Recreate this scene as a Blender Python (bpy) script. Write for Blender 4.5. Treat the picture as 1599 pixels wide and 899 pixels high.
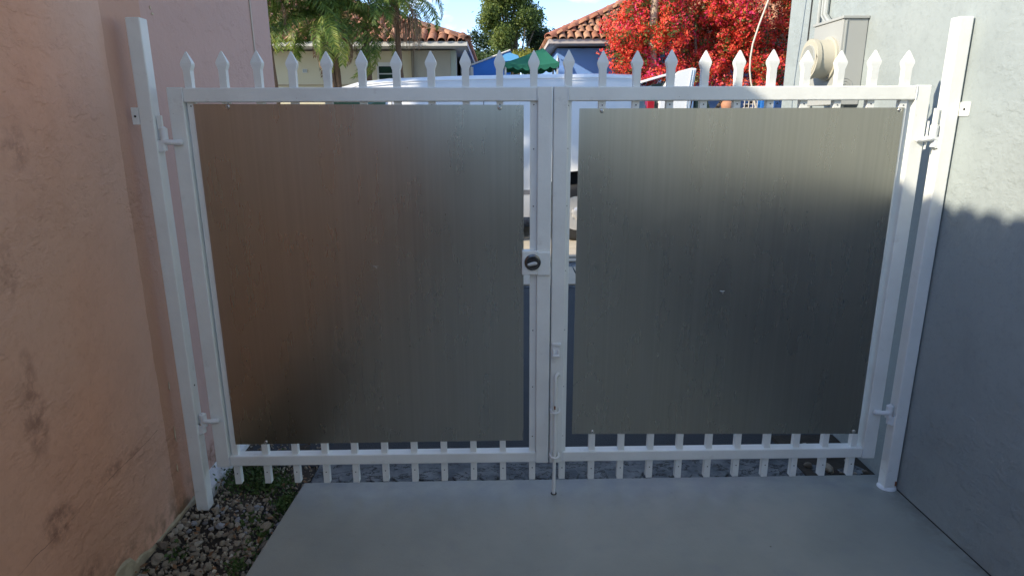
import bpy, bmesh, math, random
import numpy as np
from mathutils import Vector, Matrix, Euler
random.seed(7); np.random.seed(7)
SC = bpy.context.scene
COL = SC.collection
for o in list(bpy.data.objects): bpy.data.objects.remove(o)
R = math.radians

# ------------------------------------------------------------------ camera
cam_d = bpy.data.cameras.new('camera'); cam = bpy.data.objects.new('camera', cam_d); COL.objects.link(cam)
cam_d.sensor_width = 36; cam_d.lens = 36*989.25/1599; cam_d.clip_start = .02; cam_d.clip_end = 2000
p_, yw, rl = .25472, .018619, -.004163
fw = Vector((math.sin(yw)*math.cos(p_), math.cos(yw)*math.cos(p_), -math.sin(p_)))
rt = Vector((math.cos(yw), -math.sin(yw), 0)); up = rt.cross(fw)
rr = math.cos(rl)*rt + math.sin(rl)*up; uu = -math.sin(rl)*rt + math.cos(rl)*up
M = Matrix((rr, uu, -fw)).transposed().to_4x4(); M.translation = Vector((-.1946, -2.3672, 1.5))
cam.matrix_world = M
SC.camera = cam

# ------------------------------------------------------------------ light
SUN = Vector((1, .45, -.545)).normalized()          # direction the sunlight travels
el = math.asin(-SUN.z); az = math.atan2(-SUN.x, -SUN.y)   # azimuth of the sun from +Y, clockwise
w = bpy.data.worlds.new('World'); SC.world = w; w.use_nodes = True
nt = w.node_tree; nt.nodes.clear()
out = nt.nodes.new('ShaderNodeOutputWorld'); bg = nt.nodes.new('ShaderNodeBackground')
sky = nt.nodes.new('ShaderNodeTexSky'); sky.sky_type = 'NISHITA'; sky.sun_disc = False
sky.sun_elevation = el; sky.sun_rotation = az; sky.air_density = .68; sky.dust_density = .1; sky.ozone_density = 1.7
tc = nt.nodes.new('ShaderNodeTexCoord'); mp = nt.nodes.new('ShaderNodeMapping'); mp.inputs['Scale'].default_value = (1, 1, 2.6)
mp.inputs['Location'].default_value = (1.35, .6, .25)
nz = nt.nodes.new('ShaderNodeTexNoise'); nz.inputs['Scale'].default_value = 8; nz.inputs['Detail'].default_value = 7; nz.inputs['Roughness'].default_value = .52
cr = nt.nodes.new('ShaderNodeValToRGB'); cr.color_ramp.elements[0].position = .55; cr.color_ramp.elements[1].position = .72
mx = nt.nodes.new('ShaderNodeMix'); mx.data_type = 'RGBA'
mx.inputs[7].default_value = (5.4, 5.5, 5.8, 1)
ml = nt.nodes.new('ShaderNodeMath'); ml.operation = 'MULTIPLY'; ml.inputs[1].default_value = .65
nt.links.new(tc.outputs['Generated'], mp.inputs[0]); nt.links.new(mp.outputs[0], nz.inputs['Vector'])
nt.links.new(nz.outputs['Fac'], cr.inputs[0]); nt.links.new(cr.outputs[0], ml.inputs[0]); nt.links.new(ml.outputs[0], mx.inputs[0])
nt.links.new(sky.outputs[0], mx.inputs[6]); nt.links.new(mx.outputs[2], bg.inputs[0]); nt.links.new(bg.outputs[0], out.inputs[0])
bg.inputs[1].default_value = .15
sun_d = bpy.data.lights.new('sun', 'SUN'); sun_d.energy = 2.8; sun_d.angle = R(.8); sun_d.color = (1, .89, .72)
sun = bpy.data.objects.new('sun', sun_d); COL.objects.link(sun)
sun.rotation_euler = SUN.to_track_quat('-Z', 'Y').to_euler(); sun.location = (-20, -9, 14)
SC.view_settings.view_transform = 'Standard'; SC.view_settings.look = 'None'; SC.view_settings.gamma = 1
SC.view_settings.exposure = 1.36
SC.cycles.max_bounces = 6; SC.cycles.diffuse_bounces = 4; SC.cycles.glossy_bounces = 4
SC.cycles.use_denoising = True

# ------------------------------------------------------------------ materials
def newmat(name):
    m = bpy.data.materials.new(name); m.use_nodes = True
    n = m.node_tree.nodes; return m, n, m.node_tree.links, n['Principled BSDF']
def noise(n, l, scale, detail=4, rough=.55, vec=None, sc=(1, 1, 1), loc=(0, 0, 0)):
    t = n.new('ShaderNodeTexCoord'); mp = n.new('ShaderNodeMapping'); mp.inputs['Scale'].default_value = sc; mp.inputs['Location'].default_value = loc
    nn = n.new('ShaderNodeTexNoise'); nn.inputs['Scale'].default_value = scale; nn.inputs['Detail'].default_value = detail; nn.inputs['Roughness'].default_value = rough
    l.new(t.outputs['Object'], mp.inputs[0]); l.new(mp.outputs[0], nn.inputs['Vector']); return nn.outputs['Fac']
def ramp(n, l, fac, stops):
    c = n.new('ShaderNodeValToRGB'); e = c.color_ramp.elements
    while len(e) < len(stops): e.new(.5)
    for i, (p, v) in enumerate(stops):
        e[i].position = p; e[i].color = (v if len(v) == 4 else (*v, 1)) if hasattr(v, '__len__') else (v, v, v, 1)
    l.new(fac, c.inputs[0]); return c.outputs[0]
def mixc(n, l, fac, a, b, mode='MIX'):
    m = n.new('ShaderNodeMix'); m.data_type = 'RGBA'; m.blend_type = mode
    for s, v in ((m.inputs[0], fac), (m.inputs[6], a), (m.inputs[7], b)):
        if hasattr(v, 'is_linked') or isinstance(v, bpy.types.NodeSocket): l.new(v, s)
        elif isinstance(v, (int, float)): s.default_value = v
        else: s.default_value = (*v[:3], 1)
    return m.outputs[2]
def mth(n, l, op, a, b=None, clamp=False):
    m = n.new('ShaderNodeMath'); m.operation = op; m.use_clamp = clamp
    for s, v in ((m.inputs[0], a), (m.inputs[1], b)):
        if v is None: continue
        if isinstance(v, (int, float)): s.default_value = v
        else: l.new(v, s)
    return m.outputs[0]
def bump(n, l, b, h, strength, dist):
    bp = n.new('ShaderNodeBump'); bp.inputs['Strength'].default_value = strength; bp.inputs['Distance'].default_value = dist
    l.new(h, bp.inputs['Height']); l.new(bp.outputs[0], b.inputs['Normal']); return bp
def simple(name, c, rough=.6, metal=0, var=.12, scale=12, bmp=0, bscale=60, spec=.5, lumps=0, coat=0):
    m, n, l, b = newmat(name)
    f = noise(n, l, scale, 5)
    col = mixc(n, l, f, [x*(1-var) for x in c], [min(1, x*(1+var)) for x in c])
    l.new(col, b.inputs['Base Color']); b.inputs['Roughness'].default_value = rough; b.inputs['Metallic'].default_value = metal
    b.inputs['Specular IOR Level'].default_value = spec; b.inputs['Coat Weight'].default_value = coat
    if bmp: bump(n, l, b, noise(n, l, bscale, 4), bmp, .004)
    return m

def stucco(name, base, alt, rough=.75, seedloc=(0, 0, 0), painted=False):
    m, n, l, b = newmat(name)
    big = noise(n, l, 1.1, 4, .5, loc=seedloc)
    col = mixc(n, l, ramp(n, l, big, [(.35, 0), (.65, 1)]), base, alt)
    blot = noise(n, l, 3.4, 5, .6, loc=seedloc)
    col = mixc(n, l, ramp(n, l, blot, [(.48, 0), (.72, .5)]), col, [x*.74 for x in base])
    col = mixc(n, l, ramp(n, l, noise(n, l, 38, 6, .7, loc=(2, 7, 3)), [(.52, 0), (.72, .35)]), col, [x*.66 for x in base])
    b.inputs['Roughness'].default_value = rough; b.inputs['Specular IOR Level'].default_value = .3
    # trowelled relief: plateaus with torn edges, in patches, stretched along the stroke
    n1 = noise(n, l, 4.6, 9, .64, sc=(1, .85, 1.3), loc=seedloc)
    pl = ramp(n, l, n1, [(.42, 0), (.52, .75), (.62, 1)])
    n2 = noise(n, l, 11, 7, .62, sc=(1, .8, 1.5), loc=(3, 1, 2))
    pl2 = ramp(n, l, n2, [(.53, 0), (.60, 1)])
    msk = ramp(n, l, noise(n, l, 1.8, 3, loc=(7, 2, 1)), [(.42, .0), (.54, 1)])
    fine = noise(n, l, 42, 7, .68)
    lump = noise(n, l, 9, 3)
    h = mth(n, l, 'ADD', mth(n, l, 'MULTIPLY', pl, mth(n, l, 'MULTIPLY', msk, .5)), mth(n, l, 'MULTIPLY', mth(n, l, 'MULTIPLY', pl2, msk), .30))
    h = mth(n, l, 'ADD', h, mth(n, l, 'MULTIPLY', fine, .5)); h = mth(n, l, 'ADD', h, mth(n, l, 'MULTIPLY', lump, 1.3))
    if painted:
        # repainted orange strip beside the gate post, paler chalky zone next to it, dark cracks and rusty stains
        g = n.new('ShaderNodeNewGeometry'); sp = n.new('ShaderNodeSeparateXYZ'); l.new(g.outputs['Position'], sp.inputs[0])
        y, z = sp.outputs[1], sp.outputs[2]
        wob = mth(n, l, 'MULTIPLY', mth(n, l, 'SUBTRACT', noise(n, l, 9, 4), .5), .02)
        yy = mth(n, l, 'ADD', y, wob)
        s1 = mth(n, l, 'MULTIPLY', mth(n, l, 'GREATER_THAN', yy, -.092), mth(n, l, 'LESS_THAN', yy, .16))
        chalk = mth(n, l, 'MULTIPLY', mth(n, l, 'SUBTRACT', 1, mth(n, l, 'MULTIPLY', mth(n, l, 'ABSOLUTE', mth(n, l, 'ADD', y, .14)), 3.2), True), .6)
        col = mixc(n, l, chalk, col, (.66, .455, .365))
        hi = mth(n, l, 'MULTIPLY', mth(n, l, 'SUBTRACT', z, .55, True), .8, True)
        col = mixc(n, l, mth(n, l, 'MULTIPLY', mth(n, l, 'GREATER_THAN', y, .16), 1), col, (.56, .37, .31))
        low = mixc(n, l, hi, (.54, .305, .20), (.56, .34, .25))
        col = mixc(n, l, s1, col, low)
        def blob(cy, cz, ry, rz, amt, c, col):
            a = mth(n, l, 'POWER', mth(n, l, 'DIVIDE', mth(n, l, 'SUBTRACT', y, cy), ry), 2)
            a2 = mth(n, l, 'POWER', mth(n, l, 'DIVIDE', mth(n, l, 'SUBTRACT', z, cz), rz), 2)
            d = mth(n, l, 'SUBTRACT', 1, mth(n, l, 'ADD', a, a2), True)
            k = mth(n, l, 'MULTIPLY', mth(n, l, 'MULTIPLY', d, ramp(n, l, noise(n, l, 24, 5, .65), [(.42, 0), (.6, 1)])), amt)
            return mixc(n, l, k, col, c)
        for a in STAINS: col = blob(*a, (.26, .13, .085), col)
        # diagonal crack on the wall
        dd = mth(n, l, 'ABSOLUTE', mth(n, l, 'SUBTRACT', mth(n, l, 'ADD', z, mth(n, l, 'MULTIPLY', wob, 1.4)), mth(n, l, 'ADD', mth(n, l, 'MULTIPLY', y, CRACK[0]), CRACK[1])))
        ck = mth(n, l, 'MULTIPLY', mth(n, l, 'LESS_THAN', dd, .0013), mth(n, l, 'LESS_THAN', y, -.14))
        ck = mth(n, l, 'MULTIPLY', ck, ramp(n, l, noise(n, l, 6, 2), [(.42, 0), (.6, .6)]))
        col = mixc(n, l, ck, col, (.12, .065, .045))
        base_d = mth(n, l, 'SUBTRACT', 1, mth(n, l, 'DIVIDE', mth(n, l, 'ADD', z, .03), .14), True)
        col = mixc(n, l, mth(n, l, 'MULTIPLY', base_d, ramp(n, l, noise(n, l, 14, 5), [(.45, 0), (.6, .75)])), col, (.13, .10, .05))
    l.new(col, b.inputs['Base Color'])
    bump(n, l, b, h, .9 if painted else .7, .0055)
    return m

STAINS = [(-.708, .70, .06, .13, .7), (-.705, .36, .08, .07, .9), (-.62, .12, .07, .06, .8), (-.70, .83, .035, .09, .5), (-.58, 1.44, .06, .07, .5), (-.70, 1.13, .04, .10, .5), (-.43, .37, .07, .035, .7), (-.30, .375, .06, .02, .6), (.24, .06, .06, .07, 1.0), (-.55, .05, .2, .05, .6)]
CRACK = (.07, .383)
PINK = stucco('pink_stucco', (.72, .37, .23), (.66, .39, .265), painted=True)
GREYW = stucco('blue_grey_stucco', (.315, .36, .36), (.345, .385, .375), rough=.6, seedloc=(4, 4, 4))
def gate_paint():
    m, n, l, b = newmat('white_gate_paint')
    f = noise(n, l, 5, 5, .6); c = mixc(n, l, ramp(n, l, f, [(.4, 0), (.7, 1)]), (.80, .82, .775), (.72, .735, .69))
    c = mixc(n, l, ramp(n, l, noise(n, l, 16, 5, .7, loc=(3, 5, 1)), [(.62, 0), (.74, .35)]), c, (.45, .42, .36))
    c = mixc(n, l, ramp(n, l, noise(n, l, 55, 3, .5, loc=(1, 2, 3)), [(.78, 0), (.80, .8)]), c, (.20, .10, .05))
    l.new(c, b.inputs['Base Color']); l.new(ramp(n, l, f, [(.3, .33), (.7, .5)]), b.inputs['Roughness'])
    bump(n, l, b, mth(n, l, 'ADD', noise(n, l, 30, 4), mth(n, l, 'MULTIPLY', noise(n, l, 110, 3), .3)), .35, .003)
    return m
WHITE = gate_paint()
WHITEW = simple('white_weld_paint', (.76, .78, .77), .4, var=.05, bmp=1.0, bscale=55)
def concrete():
    m, n, l, b = newmat('painted_concrete')
    f = noise(n, l, 1.6, 6, .6); f2 = noise(n, l, 7, 5, .6); f3 = noise(n, l, 160, 3)
    c = mixc(n, l, ramp(n, l, f, [(.35, 0), (.65, 1)]), (.285, .30, .265), (.375, .38, .33))
    c = mixc(n, l, ramp(n, l, f2, [(.56, 0), (.72, .38)]), c, (.28, .30, .30))
    v = n.new('ShaderNodeTexVoronoi'); v.inputs['Scale'].default_value = 5.5; t = n.new('ShaderNodeTexCoord'); l.new(t.outputs['Object'], v.inputs['Vector'])
    c = mixc(n, l, ramp(n, l, v.outputs['Distance'], [(.012, .8), (.022, 0)]), c, (.06, .045, .035))
    g = n.new('ShaderNodeNewGeometry'); sp = n.new('ShaderNodeSeparateXYZ'); l.new(g.outputs['Position'], sp.inputs[0])
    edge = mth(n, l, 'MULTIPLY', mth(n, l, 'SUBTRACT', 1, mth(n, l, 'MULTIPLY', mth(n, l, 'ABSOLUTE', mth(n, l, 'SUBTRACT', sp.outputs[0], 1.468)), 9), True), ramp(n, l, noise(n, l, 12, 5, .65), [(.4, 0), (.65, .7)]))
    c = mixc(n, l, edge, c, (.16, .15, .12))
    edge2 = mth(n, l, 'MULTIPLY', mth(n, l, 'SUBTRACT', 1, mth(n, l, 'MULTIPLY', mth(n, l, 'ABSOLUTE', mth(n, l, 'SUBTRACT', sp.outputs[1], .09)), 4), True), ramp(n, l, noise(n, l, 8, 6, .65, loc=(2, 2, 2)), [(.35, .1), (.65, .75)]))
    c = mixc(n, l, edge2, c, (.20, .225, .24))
    c = mixc(n, l, ramp(n, l, noise(n, l, 26, 6, .7, loc=(4, 4, 4)), [(.60, 0), (.75, .35)]), c, (.22, .21, .18))
    l.new(c, b.inputs['Base Color'])
    l.new(ramp(n, l, f2, [(.3, .34), (.7, .55)]), b.inputs['Roughness'])
    bump(n, l, b, mth(n, l, 'ADD', mth(n, l, 'MULTIPLY', f3, .25), f2), .5, .003)
    return m
CONC = concrete()
def metal_sheet():
    m, n, l, b = newmat('brushed_aluminium_sheet')
    st = noise(n, l, 6, 3, .5, sc=(14, 1, .09)); st2 = noise(n, l, 3, 5, .6, sc=(3, 1, .6)); ft = noise(n, l, 30, 2, .5, sc=(9, 1, .03))
    c = mixc(n, l, ramp(n, l, st, [(.3, 0), (.7, 1)]), (.41, .398, .35), (.45, .438, .388))
    c = mixc(n, l, ramp(n, l, st2, [(.55, 0), (.8, .22)]), c, (.50, .50, .50))
    c = mixc(n, l, ramp(n, l, ft, [(.45, .0), (.75, .10)]), c, (.45, .44, .42))
    dr = noise(n, l, 5, 1.5, .5, sc=(8, 1, .22), loc=(2, 0, 5)); dm = noise(n, l, 1.7, 3, .5, loc=(5, 1, 2))
    drip = mth(n, l, 'MULTIPLY', ramp(n, l, dr, [(.48, 0), (.74, 1)]), ramp(n, l, dm, [(.42, 0), (.66, .20)]))
    c = mixc(n, l, drip, c, (.30, .295, .28))
    sm = ramp(n, l, noise(n, l, 3.2, 2, .5, loc=(9, 1, 4)), [(.48, 0), (.7, 1)])
    scr = mth(n, l, 'MULTIPLY', ramp(n, l, noise(n, l, 9, 2, .5, sc=(.6, 1, 9), loc=(1, 1, 7)), [(.715, 0), (.735, 1)]), ramp(n, l, dm, [(.5, 0), (.6, .6)]))
    l.new(c, b.inputs['Base Color']); b.inputs['Metallic'].default_value = 1
    rg = mth(n, l, 'ADD', ramp(n, l, st2, [(.3, .25), (.7, .30)]), mth(n, l, 'MULTIPLY', sm, .03))
    l.new(rg, b.inputs['Roughness'])
    bump(n, l, b, noise(n, l, 2.2, 2, .5), .12, .006)
    return m
SHEET = metal_sheet()
SCREW = simple('zinc_screw', (.55, .55, .52), .35, 1)
DARK = simple('dark_hole', (.015, .015, .015), .9)
CHROME = simple('satin_chrome', (.66, .65, .62), .3, .55, var=.1)
DCHROME = simple('dark_chrome', (.16, .16, .16), .25, 1)
RUST = simple('rust', (.20, .075, .03), .9, var=.4, scale=40, bmp=.8)
SOIL = simple('dark_soil', (.045, .038, .028), .95, var=.4, scale=20, bmp=1)
def stone_mat(name, a, b_, c_):
    m, n, l, b = newmat(name)
    oi = n.new('ShaderNodeObjectInfo'); gi = n.new('ShaderNodeNewGeometry')
    r = mth(n, l, 'FRACT', mth(n, l, 'ADD', oi.outputs['Random'], gi.outputs['Random Per Island']))
    c = ramp(n, l, r, [(0, a), (.5, b_), (.82, b_), (1, c_)])
    f = noise(n, l, 45, 5, .6); c = mixc(n, l, ramp(n, l, f, [(.4, 0), (.65, .55)]), c, (.07, .065, .055))
    l.new(c, b.inputs['Base Color']); b.inputs['Roughness'].default_value = .9
    bump(n, l, b, noise(n, l, 90, 5, .7), .9, .004); return m
STONE = stone_mat('limestone_gravel', (.24, .195, .14), (.42, .36, .26), (.62, .57, .46))
STONEP = stone_mat('paint_spattered_stone', (.2, .2, .2), (.42, .43, .44), (.6, .62, .64))
WEED = simple('weed_green', (.055, .10, .02), .7, var=.4, scale=30)
ASPH = simple('asphalt', (.036, .044, .050), .9, var=.25, scale=4, bmp=1, bscale=140)
ASPH2 = simple('cracked_grey_apron', (.085, .10, .112), .85, var=.4, scale=6, bmp=1, bscale=50)
def cracked():
    m, n, l, b = newmat('cracked_grey_apron')
    f = noise(n, l, 9, 6, .65); c = mixc(n, l, ramp(n, l, f, [(.38, 0), (.66, 1)]), (.085, .10, .112), (.22, .24, .245))
    f2 = noise(n, l, 5, 6, .7, sc=(1, 2.2, 1), loc=(3, 3, 3)); ck = ramp(n, l, f2, [(.485, 0), (.497, 1), (.503, 1), (.515, 0)])
    c = mixc(n, l, ck, c, (.015, .018, .02)); l.new(c, b.inputs['Base Color']); b.inputs['Roughness'].default_value = .85
    bump(n, l, b, mth(n, l, 'SUBTRACT', noise(n, l, 50, 4), ck), .8, .005); return m
ASPH2 = cracked()
TAN = simple('tan_drive', (.50, .43, .32), .85, var=.15, scale=5, bmp=.6)
EARTH = simple('dry_ground', (.16, .15, .11), .95, var=.3, scale=.6)
def tile_mat(name, a, b_, c_):
    m, n, l, b = newmat(name)
    oi = n.new('ShaderNodeObjectInfo'); gi = n.new('ShaderNodeNewGeometry')
    r = mth(n, l, 'FRACT', mth(n, l, 'ADD', oi.outputs['Random'], gi.outputs['Random Per Island']))
    c = ramp(n, l, r, [(0, a), (.5, b_), (1, c_)])
    f = noise(n, l, 9, 5, .6); c = mixc(n, l, ramp(n, l, f, [(.45, 0), (.7, .5)]), c, [x*.45 for x in a])
    l.new(c, b.inputs['Base Color']); b.inputs['Roughness'].default_value = .8; return m
TILE_O = tile_mat('orange_clay_tile', (.34, .15, .085), (.44, .205, .12), (.50, .29, .18))
TILE_B = tile_mat('brown_clay_tile', (.30, .11, .06), (.40, .19, .10), (.46, .26, .15))
TILE_R = tile_mat('weathered_red_ridge_tile', (.30, .10, .06), (.36, .14, .09), (.42, .18, .12))
UNDER = simple('roof_underlay', (.09, .05, .035), .9)
CREAM = simple('cream_wall_paint', (.60, .53, .36), .8, var=.06, scale=2, bmp=.5)
GREIGE = simple('greige_wall_paint', (.42, .39, .31), .8, var=.05, scale=2, bmp=.5)
GREENISH = simple('pale_green_wall_paint', (.42, .47, .40), .8, var=.05)
BLUEW = simple('sky_blue_wall_paint', (.19, .34, .66), .75, var=.06, scale=2, bmp=.5)
FASC = simple('white_fascia_paint', (.62, .60, .55), .7, var=.1, scale=4)
FASCB = simple('weathered_fascia_paint', (.50, .44, .40), .7, var=.12, scale=4)
VANW = simple('white_van_paint', (.78, .78, .75), .28, var=.02, coat=.5)
GLASS = simple('dark_tinted_glass', (.02, .035, .03), .06, var=.1, spec=.8)
GLASSG = simple('green_tinted_glass', (.015, .04, .03), .08, var=.3, scale=5, spec=.8)
RUBBER = simple('black_rubber', (.02, .02, .02), .75)
REDL = simple('red_lens', (.35, .01, .02), .2, coat=.6)
SILVER = simple('silver_trim', (.55, .57, .6), .3, .8)
METERG = simple('meter_box_grey_paint', (.38, .39, .365), .55, var=.05, scale=5)
METERY = simple('yellowed_meter_collar', (.47, .445, .35), .5, var=.1, scale=9)
PIPE = simple('grey_conduit', (.38, .40, .38), .5)
BLACKC = simple('black_cable', (.02, .02, .022), .6)
WHITEC = simple('white_cable', (.62, .56, .47), .6)
CANG = simple('green_canvas', (.008, .12, .065), .75, var=.12, scale=3)
CANB = simple('blue_canvas', (.03, .17, .55), .7, var=.15, scale=3)
CANL = simple('light_blue_canvas', (.13, .42, .72), .7, var=.1, scale=3)
TERRA = simple('terracotta', (.42, .20, .11), .7, var=.15)
BIN = simple('blue_plastic', (.02, .14, .42), .45)
BARK = simple('bark', (.13, .10, .07), .95, var=.4, scale=14, bmp=1, bscale=30)
POLE = simple('weathered_pole_wood', (.42, .33, .23), .85, var=.15, scale=9, bmp=.5)
PALMT = simple('palm_trunk_bark', (.16, .10, .06), .95, var=.4, scale=18, bmp=1, bscale=30)
def leafmat(name, stops, trans=.35, scale=1.2):
    m, n, l, b = newmat(name)
    g = n.new('ShaderNodeNewGeometry')
    f = mth(n, l, 'ADD', mth(n, l, 'MULTIPLY', g.outputs['Random Per Island'], .55), mth(n, l, 'MULTIPLY', ramp(n, l, noise(n, l, scale, 3), [(.35, 0), (.65, 1)]), .45))
    c = ramp(n, l, f, stops); l.new(c, b.inputs['Base Color']); b.inputs['Roughness'].default_value = .5
    b.inputs['Specular IOR Level'].default_value = .35
    tr = n.new('ShaderNodeBsdfTranslucent'); l.new(c, tr.inputs[0]); ms = n.new('ShaderNodeMixShader'); ms.inputs[0].default_value = trans
    l.new(b.outputs[0], ms.inputs[1]); l.new(tr.outputs[0], ms.inputs[2]); l.new(ms.outputs[0], n['Material Output'].inputs[0]); return m
LEAF = leafmat('tree_leaf', [(0, (.06, .10, .025)), (.5, (.14, .19, .045)), (1, (.30, .32, .07))], trans=.45, scale=.8)
LEAFD = leafmat('dark_hedge_leaf', [(0, (.015, .035, .015)), (.5, (.035, .065, .025)), (1, (.07, .10, .04))], scale=.8)
LEAFY = leafmat('yellow_green_leaf', [(0, (.12, .15, .02)), (.5, (.28, .28, .04)), (1, (.45, .40, .06))], scale=.8)
BLEAF = leafmat('bougainvillea_leaf', [(0, (.03, .045, .01)), (.5, (.09, .10, .02)), (1, (.26, .20, .04))], .3, 2)
BRACT = leafmat('red_bract', [(0, (.55, .02, .02)), (.3, (.85, .06, .04)), (.5, (.90, .20, .07)), (.7, (.90, .06, .10)), (1, (.90, .07, .28))], .35, 1.6)
FROND = leafmat('palm_leaflet', [(0, (.035, .075, .018)), (.4, (.11, .18, .035)), (.75, (.25, .31, .06)), (1, (.52, .48, .12))], .4, 2)
FRONDD = leafmat('dead_palm_leaflet', [(0, (.16, .09, .05)), (.5, (.32, .20, .12)), (1, (.50, .36, .22))], .2, 2)

# ------------------------------------------------------------------ builders
class MB:
    def __init__(s): s.v = []; s.f = []; s.m = []
    def add(s, vs, fs, mi=0):
        k = len(s.v); s.v += [tuple(v) for v in vs]; s.f += [tuple(i+k for i in f) for f in fs]; s.m += [mi]*len(fs); return s
    def box(s, x0, x1, y0, y1, z0, z1, mi=0, M=None):
        vs = [Vector(p) for p in ((x0, y0, z0), (x1, y0, z0), (x1, y1, z0), (x0, y1, z0), (x0, y0, z1), (x1, y0, z1), (x1, y1, z1), (x0, y1, z1))]
        if M is not None: vs = [M @ v for v in vs]
        return s.add(vs, [(0, 3, 2, 1), (4, 5, 6, 7), (0, 1, 5, 4), (1, 2, 6, 5), (2, 3, 7, 6), (3, 0, 4, 7)], mi)
    def tube(s, pts, rad, n=8, mi=0, cap=True):
        pts = [Vector(p) for p in pts]; rs = rad if hasattr(rad, '__len__') else [rad]*len(pts)
        vs = []; fs = []; prev = None
        for i, p in enumerate(pts):
            d = (pts[min(i+1, len(pts)-1)] - pts[max(i-1, 0)]).normalized()
            if prev is None:
                a = d.cross(Vector((0, 0, 1))); a = d.cross(Vector((1, 0, 0))) if a.length < .1 else a
            else: a = prev - d*prev.dot(d)
            a.normalize(); prev = a; b = d.cross(a)
            for k in range(n):
                t = 2*math.pi*k/n; vs.append(p + (a*math.cos(t) + b*math.sin(t))*rs[i])
        for i in range(len(pts)-1):
            for k in range(n): fs.append((i*n+k, i*n+(k+1) % n, (i+1)*n+(k+1) % n, (i+1)*n+k))
        if cap: fs.append(tuple(range(n-1, -1, -1))); fs.append(tuple((len(pts)-1)*n+k for k in range(n)))
        return s.add(vs, fs, mi)
    def prism(s, poly, y0, y1, mi=0, axis='y', M=None):     # poly: (a, z) pairs extruded
        n = len(poly)
        f3 = {'y': lambda a, z, t: Vector((a, t, z)), 'x': lambda a, z, t: Vector((t, a, z)), 'z': lambda a, z, t: Vector((a, z, t))}[axis]
        vs = [f3(a, z, y0) for a, z in poly] + [f3(a, z, y1) for a, z in poly]
        if M is not None: vs = [M @ v for v in vs]
        fs = [tuple(range(n)), tuple(range(2*n-1, n-1, -1))] + [(i, (i+n), (i+1) % n+n, (i+1) % n) for i in range(n)]
        return s.add(vs, fs, mi)
    def build(s, name, mats, parent=None, bevel=0, smooth=False, loc=None, seg=2):
        o_ = worldof(parent) if parent else Vector((0, 0, 0))
        base = Vector(loc) if loc else (o_ if parent else Vector((0, 0, 0)))
        me = bpy.data.meshes.new(name); me.from_pydata([tuple(Vector(v)-base) for v in s.v], [], s.f)
        for m in (mats if isinstance(mats, (list, tuple)) else [mats]): me.materials.append(m)
        me.polygons.foreach_set('material_index', s.m)
        bm = bmesh.new(); bm.from_mesh(me); bmesh.ops.recalc_face_normals(bm, faces=bm.faces); bm.to_mesh(me); bm.free()
        if smooth:
            me.shade_smooth()
            me.set_sharp_from_angle(angle=R(40))
        o = bpy.data.objects.new(name, me); COL.objects.link(o)
        if parent: o.parent = parent; o.location = base - o_
        else: o.location = base
        if bevel:
            b = o.modifiers.new('bevel', 'BEVEL'); b.width = bevel; b.segments = seg; b.limit_method = 'ANGLE'
        return o
def worldof(o):
    v = Vector((0, 0, 0))
    while o is not None: v += o.location; o = o.parent
    return v
def thing(name, label, cat, loc=(0, 0, 0), group=None):
    o = bpy.data.objects.new(name, None); COL.objects.link(o); o.location = loc; o.empty_display_size = .1
    return tag(o, label, cat, group)
def tag(o, label=None, cat=None, group=None, kind=None):
    for k, v in (('label', label), ('category', cat), ('group', group), ('kind', kind)):
        if v: o[k] = v
    return o
def inst(name, me, parent, loc, rot=(0, 0, 0), sc=(1, 1, 1)):
    o = bpy.data.objects.new(name, me); COL.objects.link(o); o.parent = parent
    o.location = Vector(loc) - (worldof(parent) if parent else Vector((0, 0, 0))); o.rotation_euler = rot; o.scale = sc if hasattr(sc, '__len__') else (sc,)*3
    return o
def meshof(mb, name, mats, smooth=False):
    me = bpy.data.meshes.new(name); me.from_pydata(mb.v, [], mb.f)
    for m in (mats if isinstance(mats, (list, tuple)) else [mats]): me.materials.append(m)
    me.polygons.foreach_set('material_index', mb.m)
    if smooth: me.shade_smooth()
    return me
def quads_object(name, V, mat, parent=None, loc=(0, 0, 0)):        # V: (n,4,3) array of leaf quads
    n = len(V); me = bpy.data.meshes.new(name)
    me.vertices.add(n*4); me.vertices.foreach_set('co', (V-np.array(loc)).reshape(-1).astype(np.float32))
    me.loops.add(n*4); me.loops.foreach_set('vertex_index', np.arange(n*4, dtype=np.int32))
    me.polygons.add(n); me.polygons.foreach_set('loop_start', np.arange(0, n*4, 4, dtype=np.int32)); me.polygons.foreach_set('loop_total', np.full(n, 4, dtype=np.int32))
    me.update(calc_edges=True); me.validate(); me.materials.append(mat)
    o = bpy.data.objects.new(name, me); COL.objects.link(o)
    if parent: o.parent = parent; o.location = Vector(loc) - worldof(parent)
    else: o.location = loc
    return o
def leaf_quads(P, size, jit=.5, bend=0, out=None):                      # random small leaf faces at points P
    n = len(P); a = np.random.normal(size=(n, 3))
    if out is not None: a = a*.75 + out*1.2
    a /= np.linalg.norm(a, axis=1)[:, None]                            # normals
    t = np.cross(a, np.random.normal(size=(n, 3))); t /= np.linalg.norm(t, axis=1)[:, None]; b = np.cross(a, t)
    s = size*(1+jit*np.random.uniform(-1, 1, (n, 1))); 
    return np.stack([P - t*s, P + b*s*.5, P + t*s, P - b*s*.5], 1)

XL, XR = -1.507, 1.468
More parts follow.
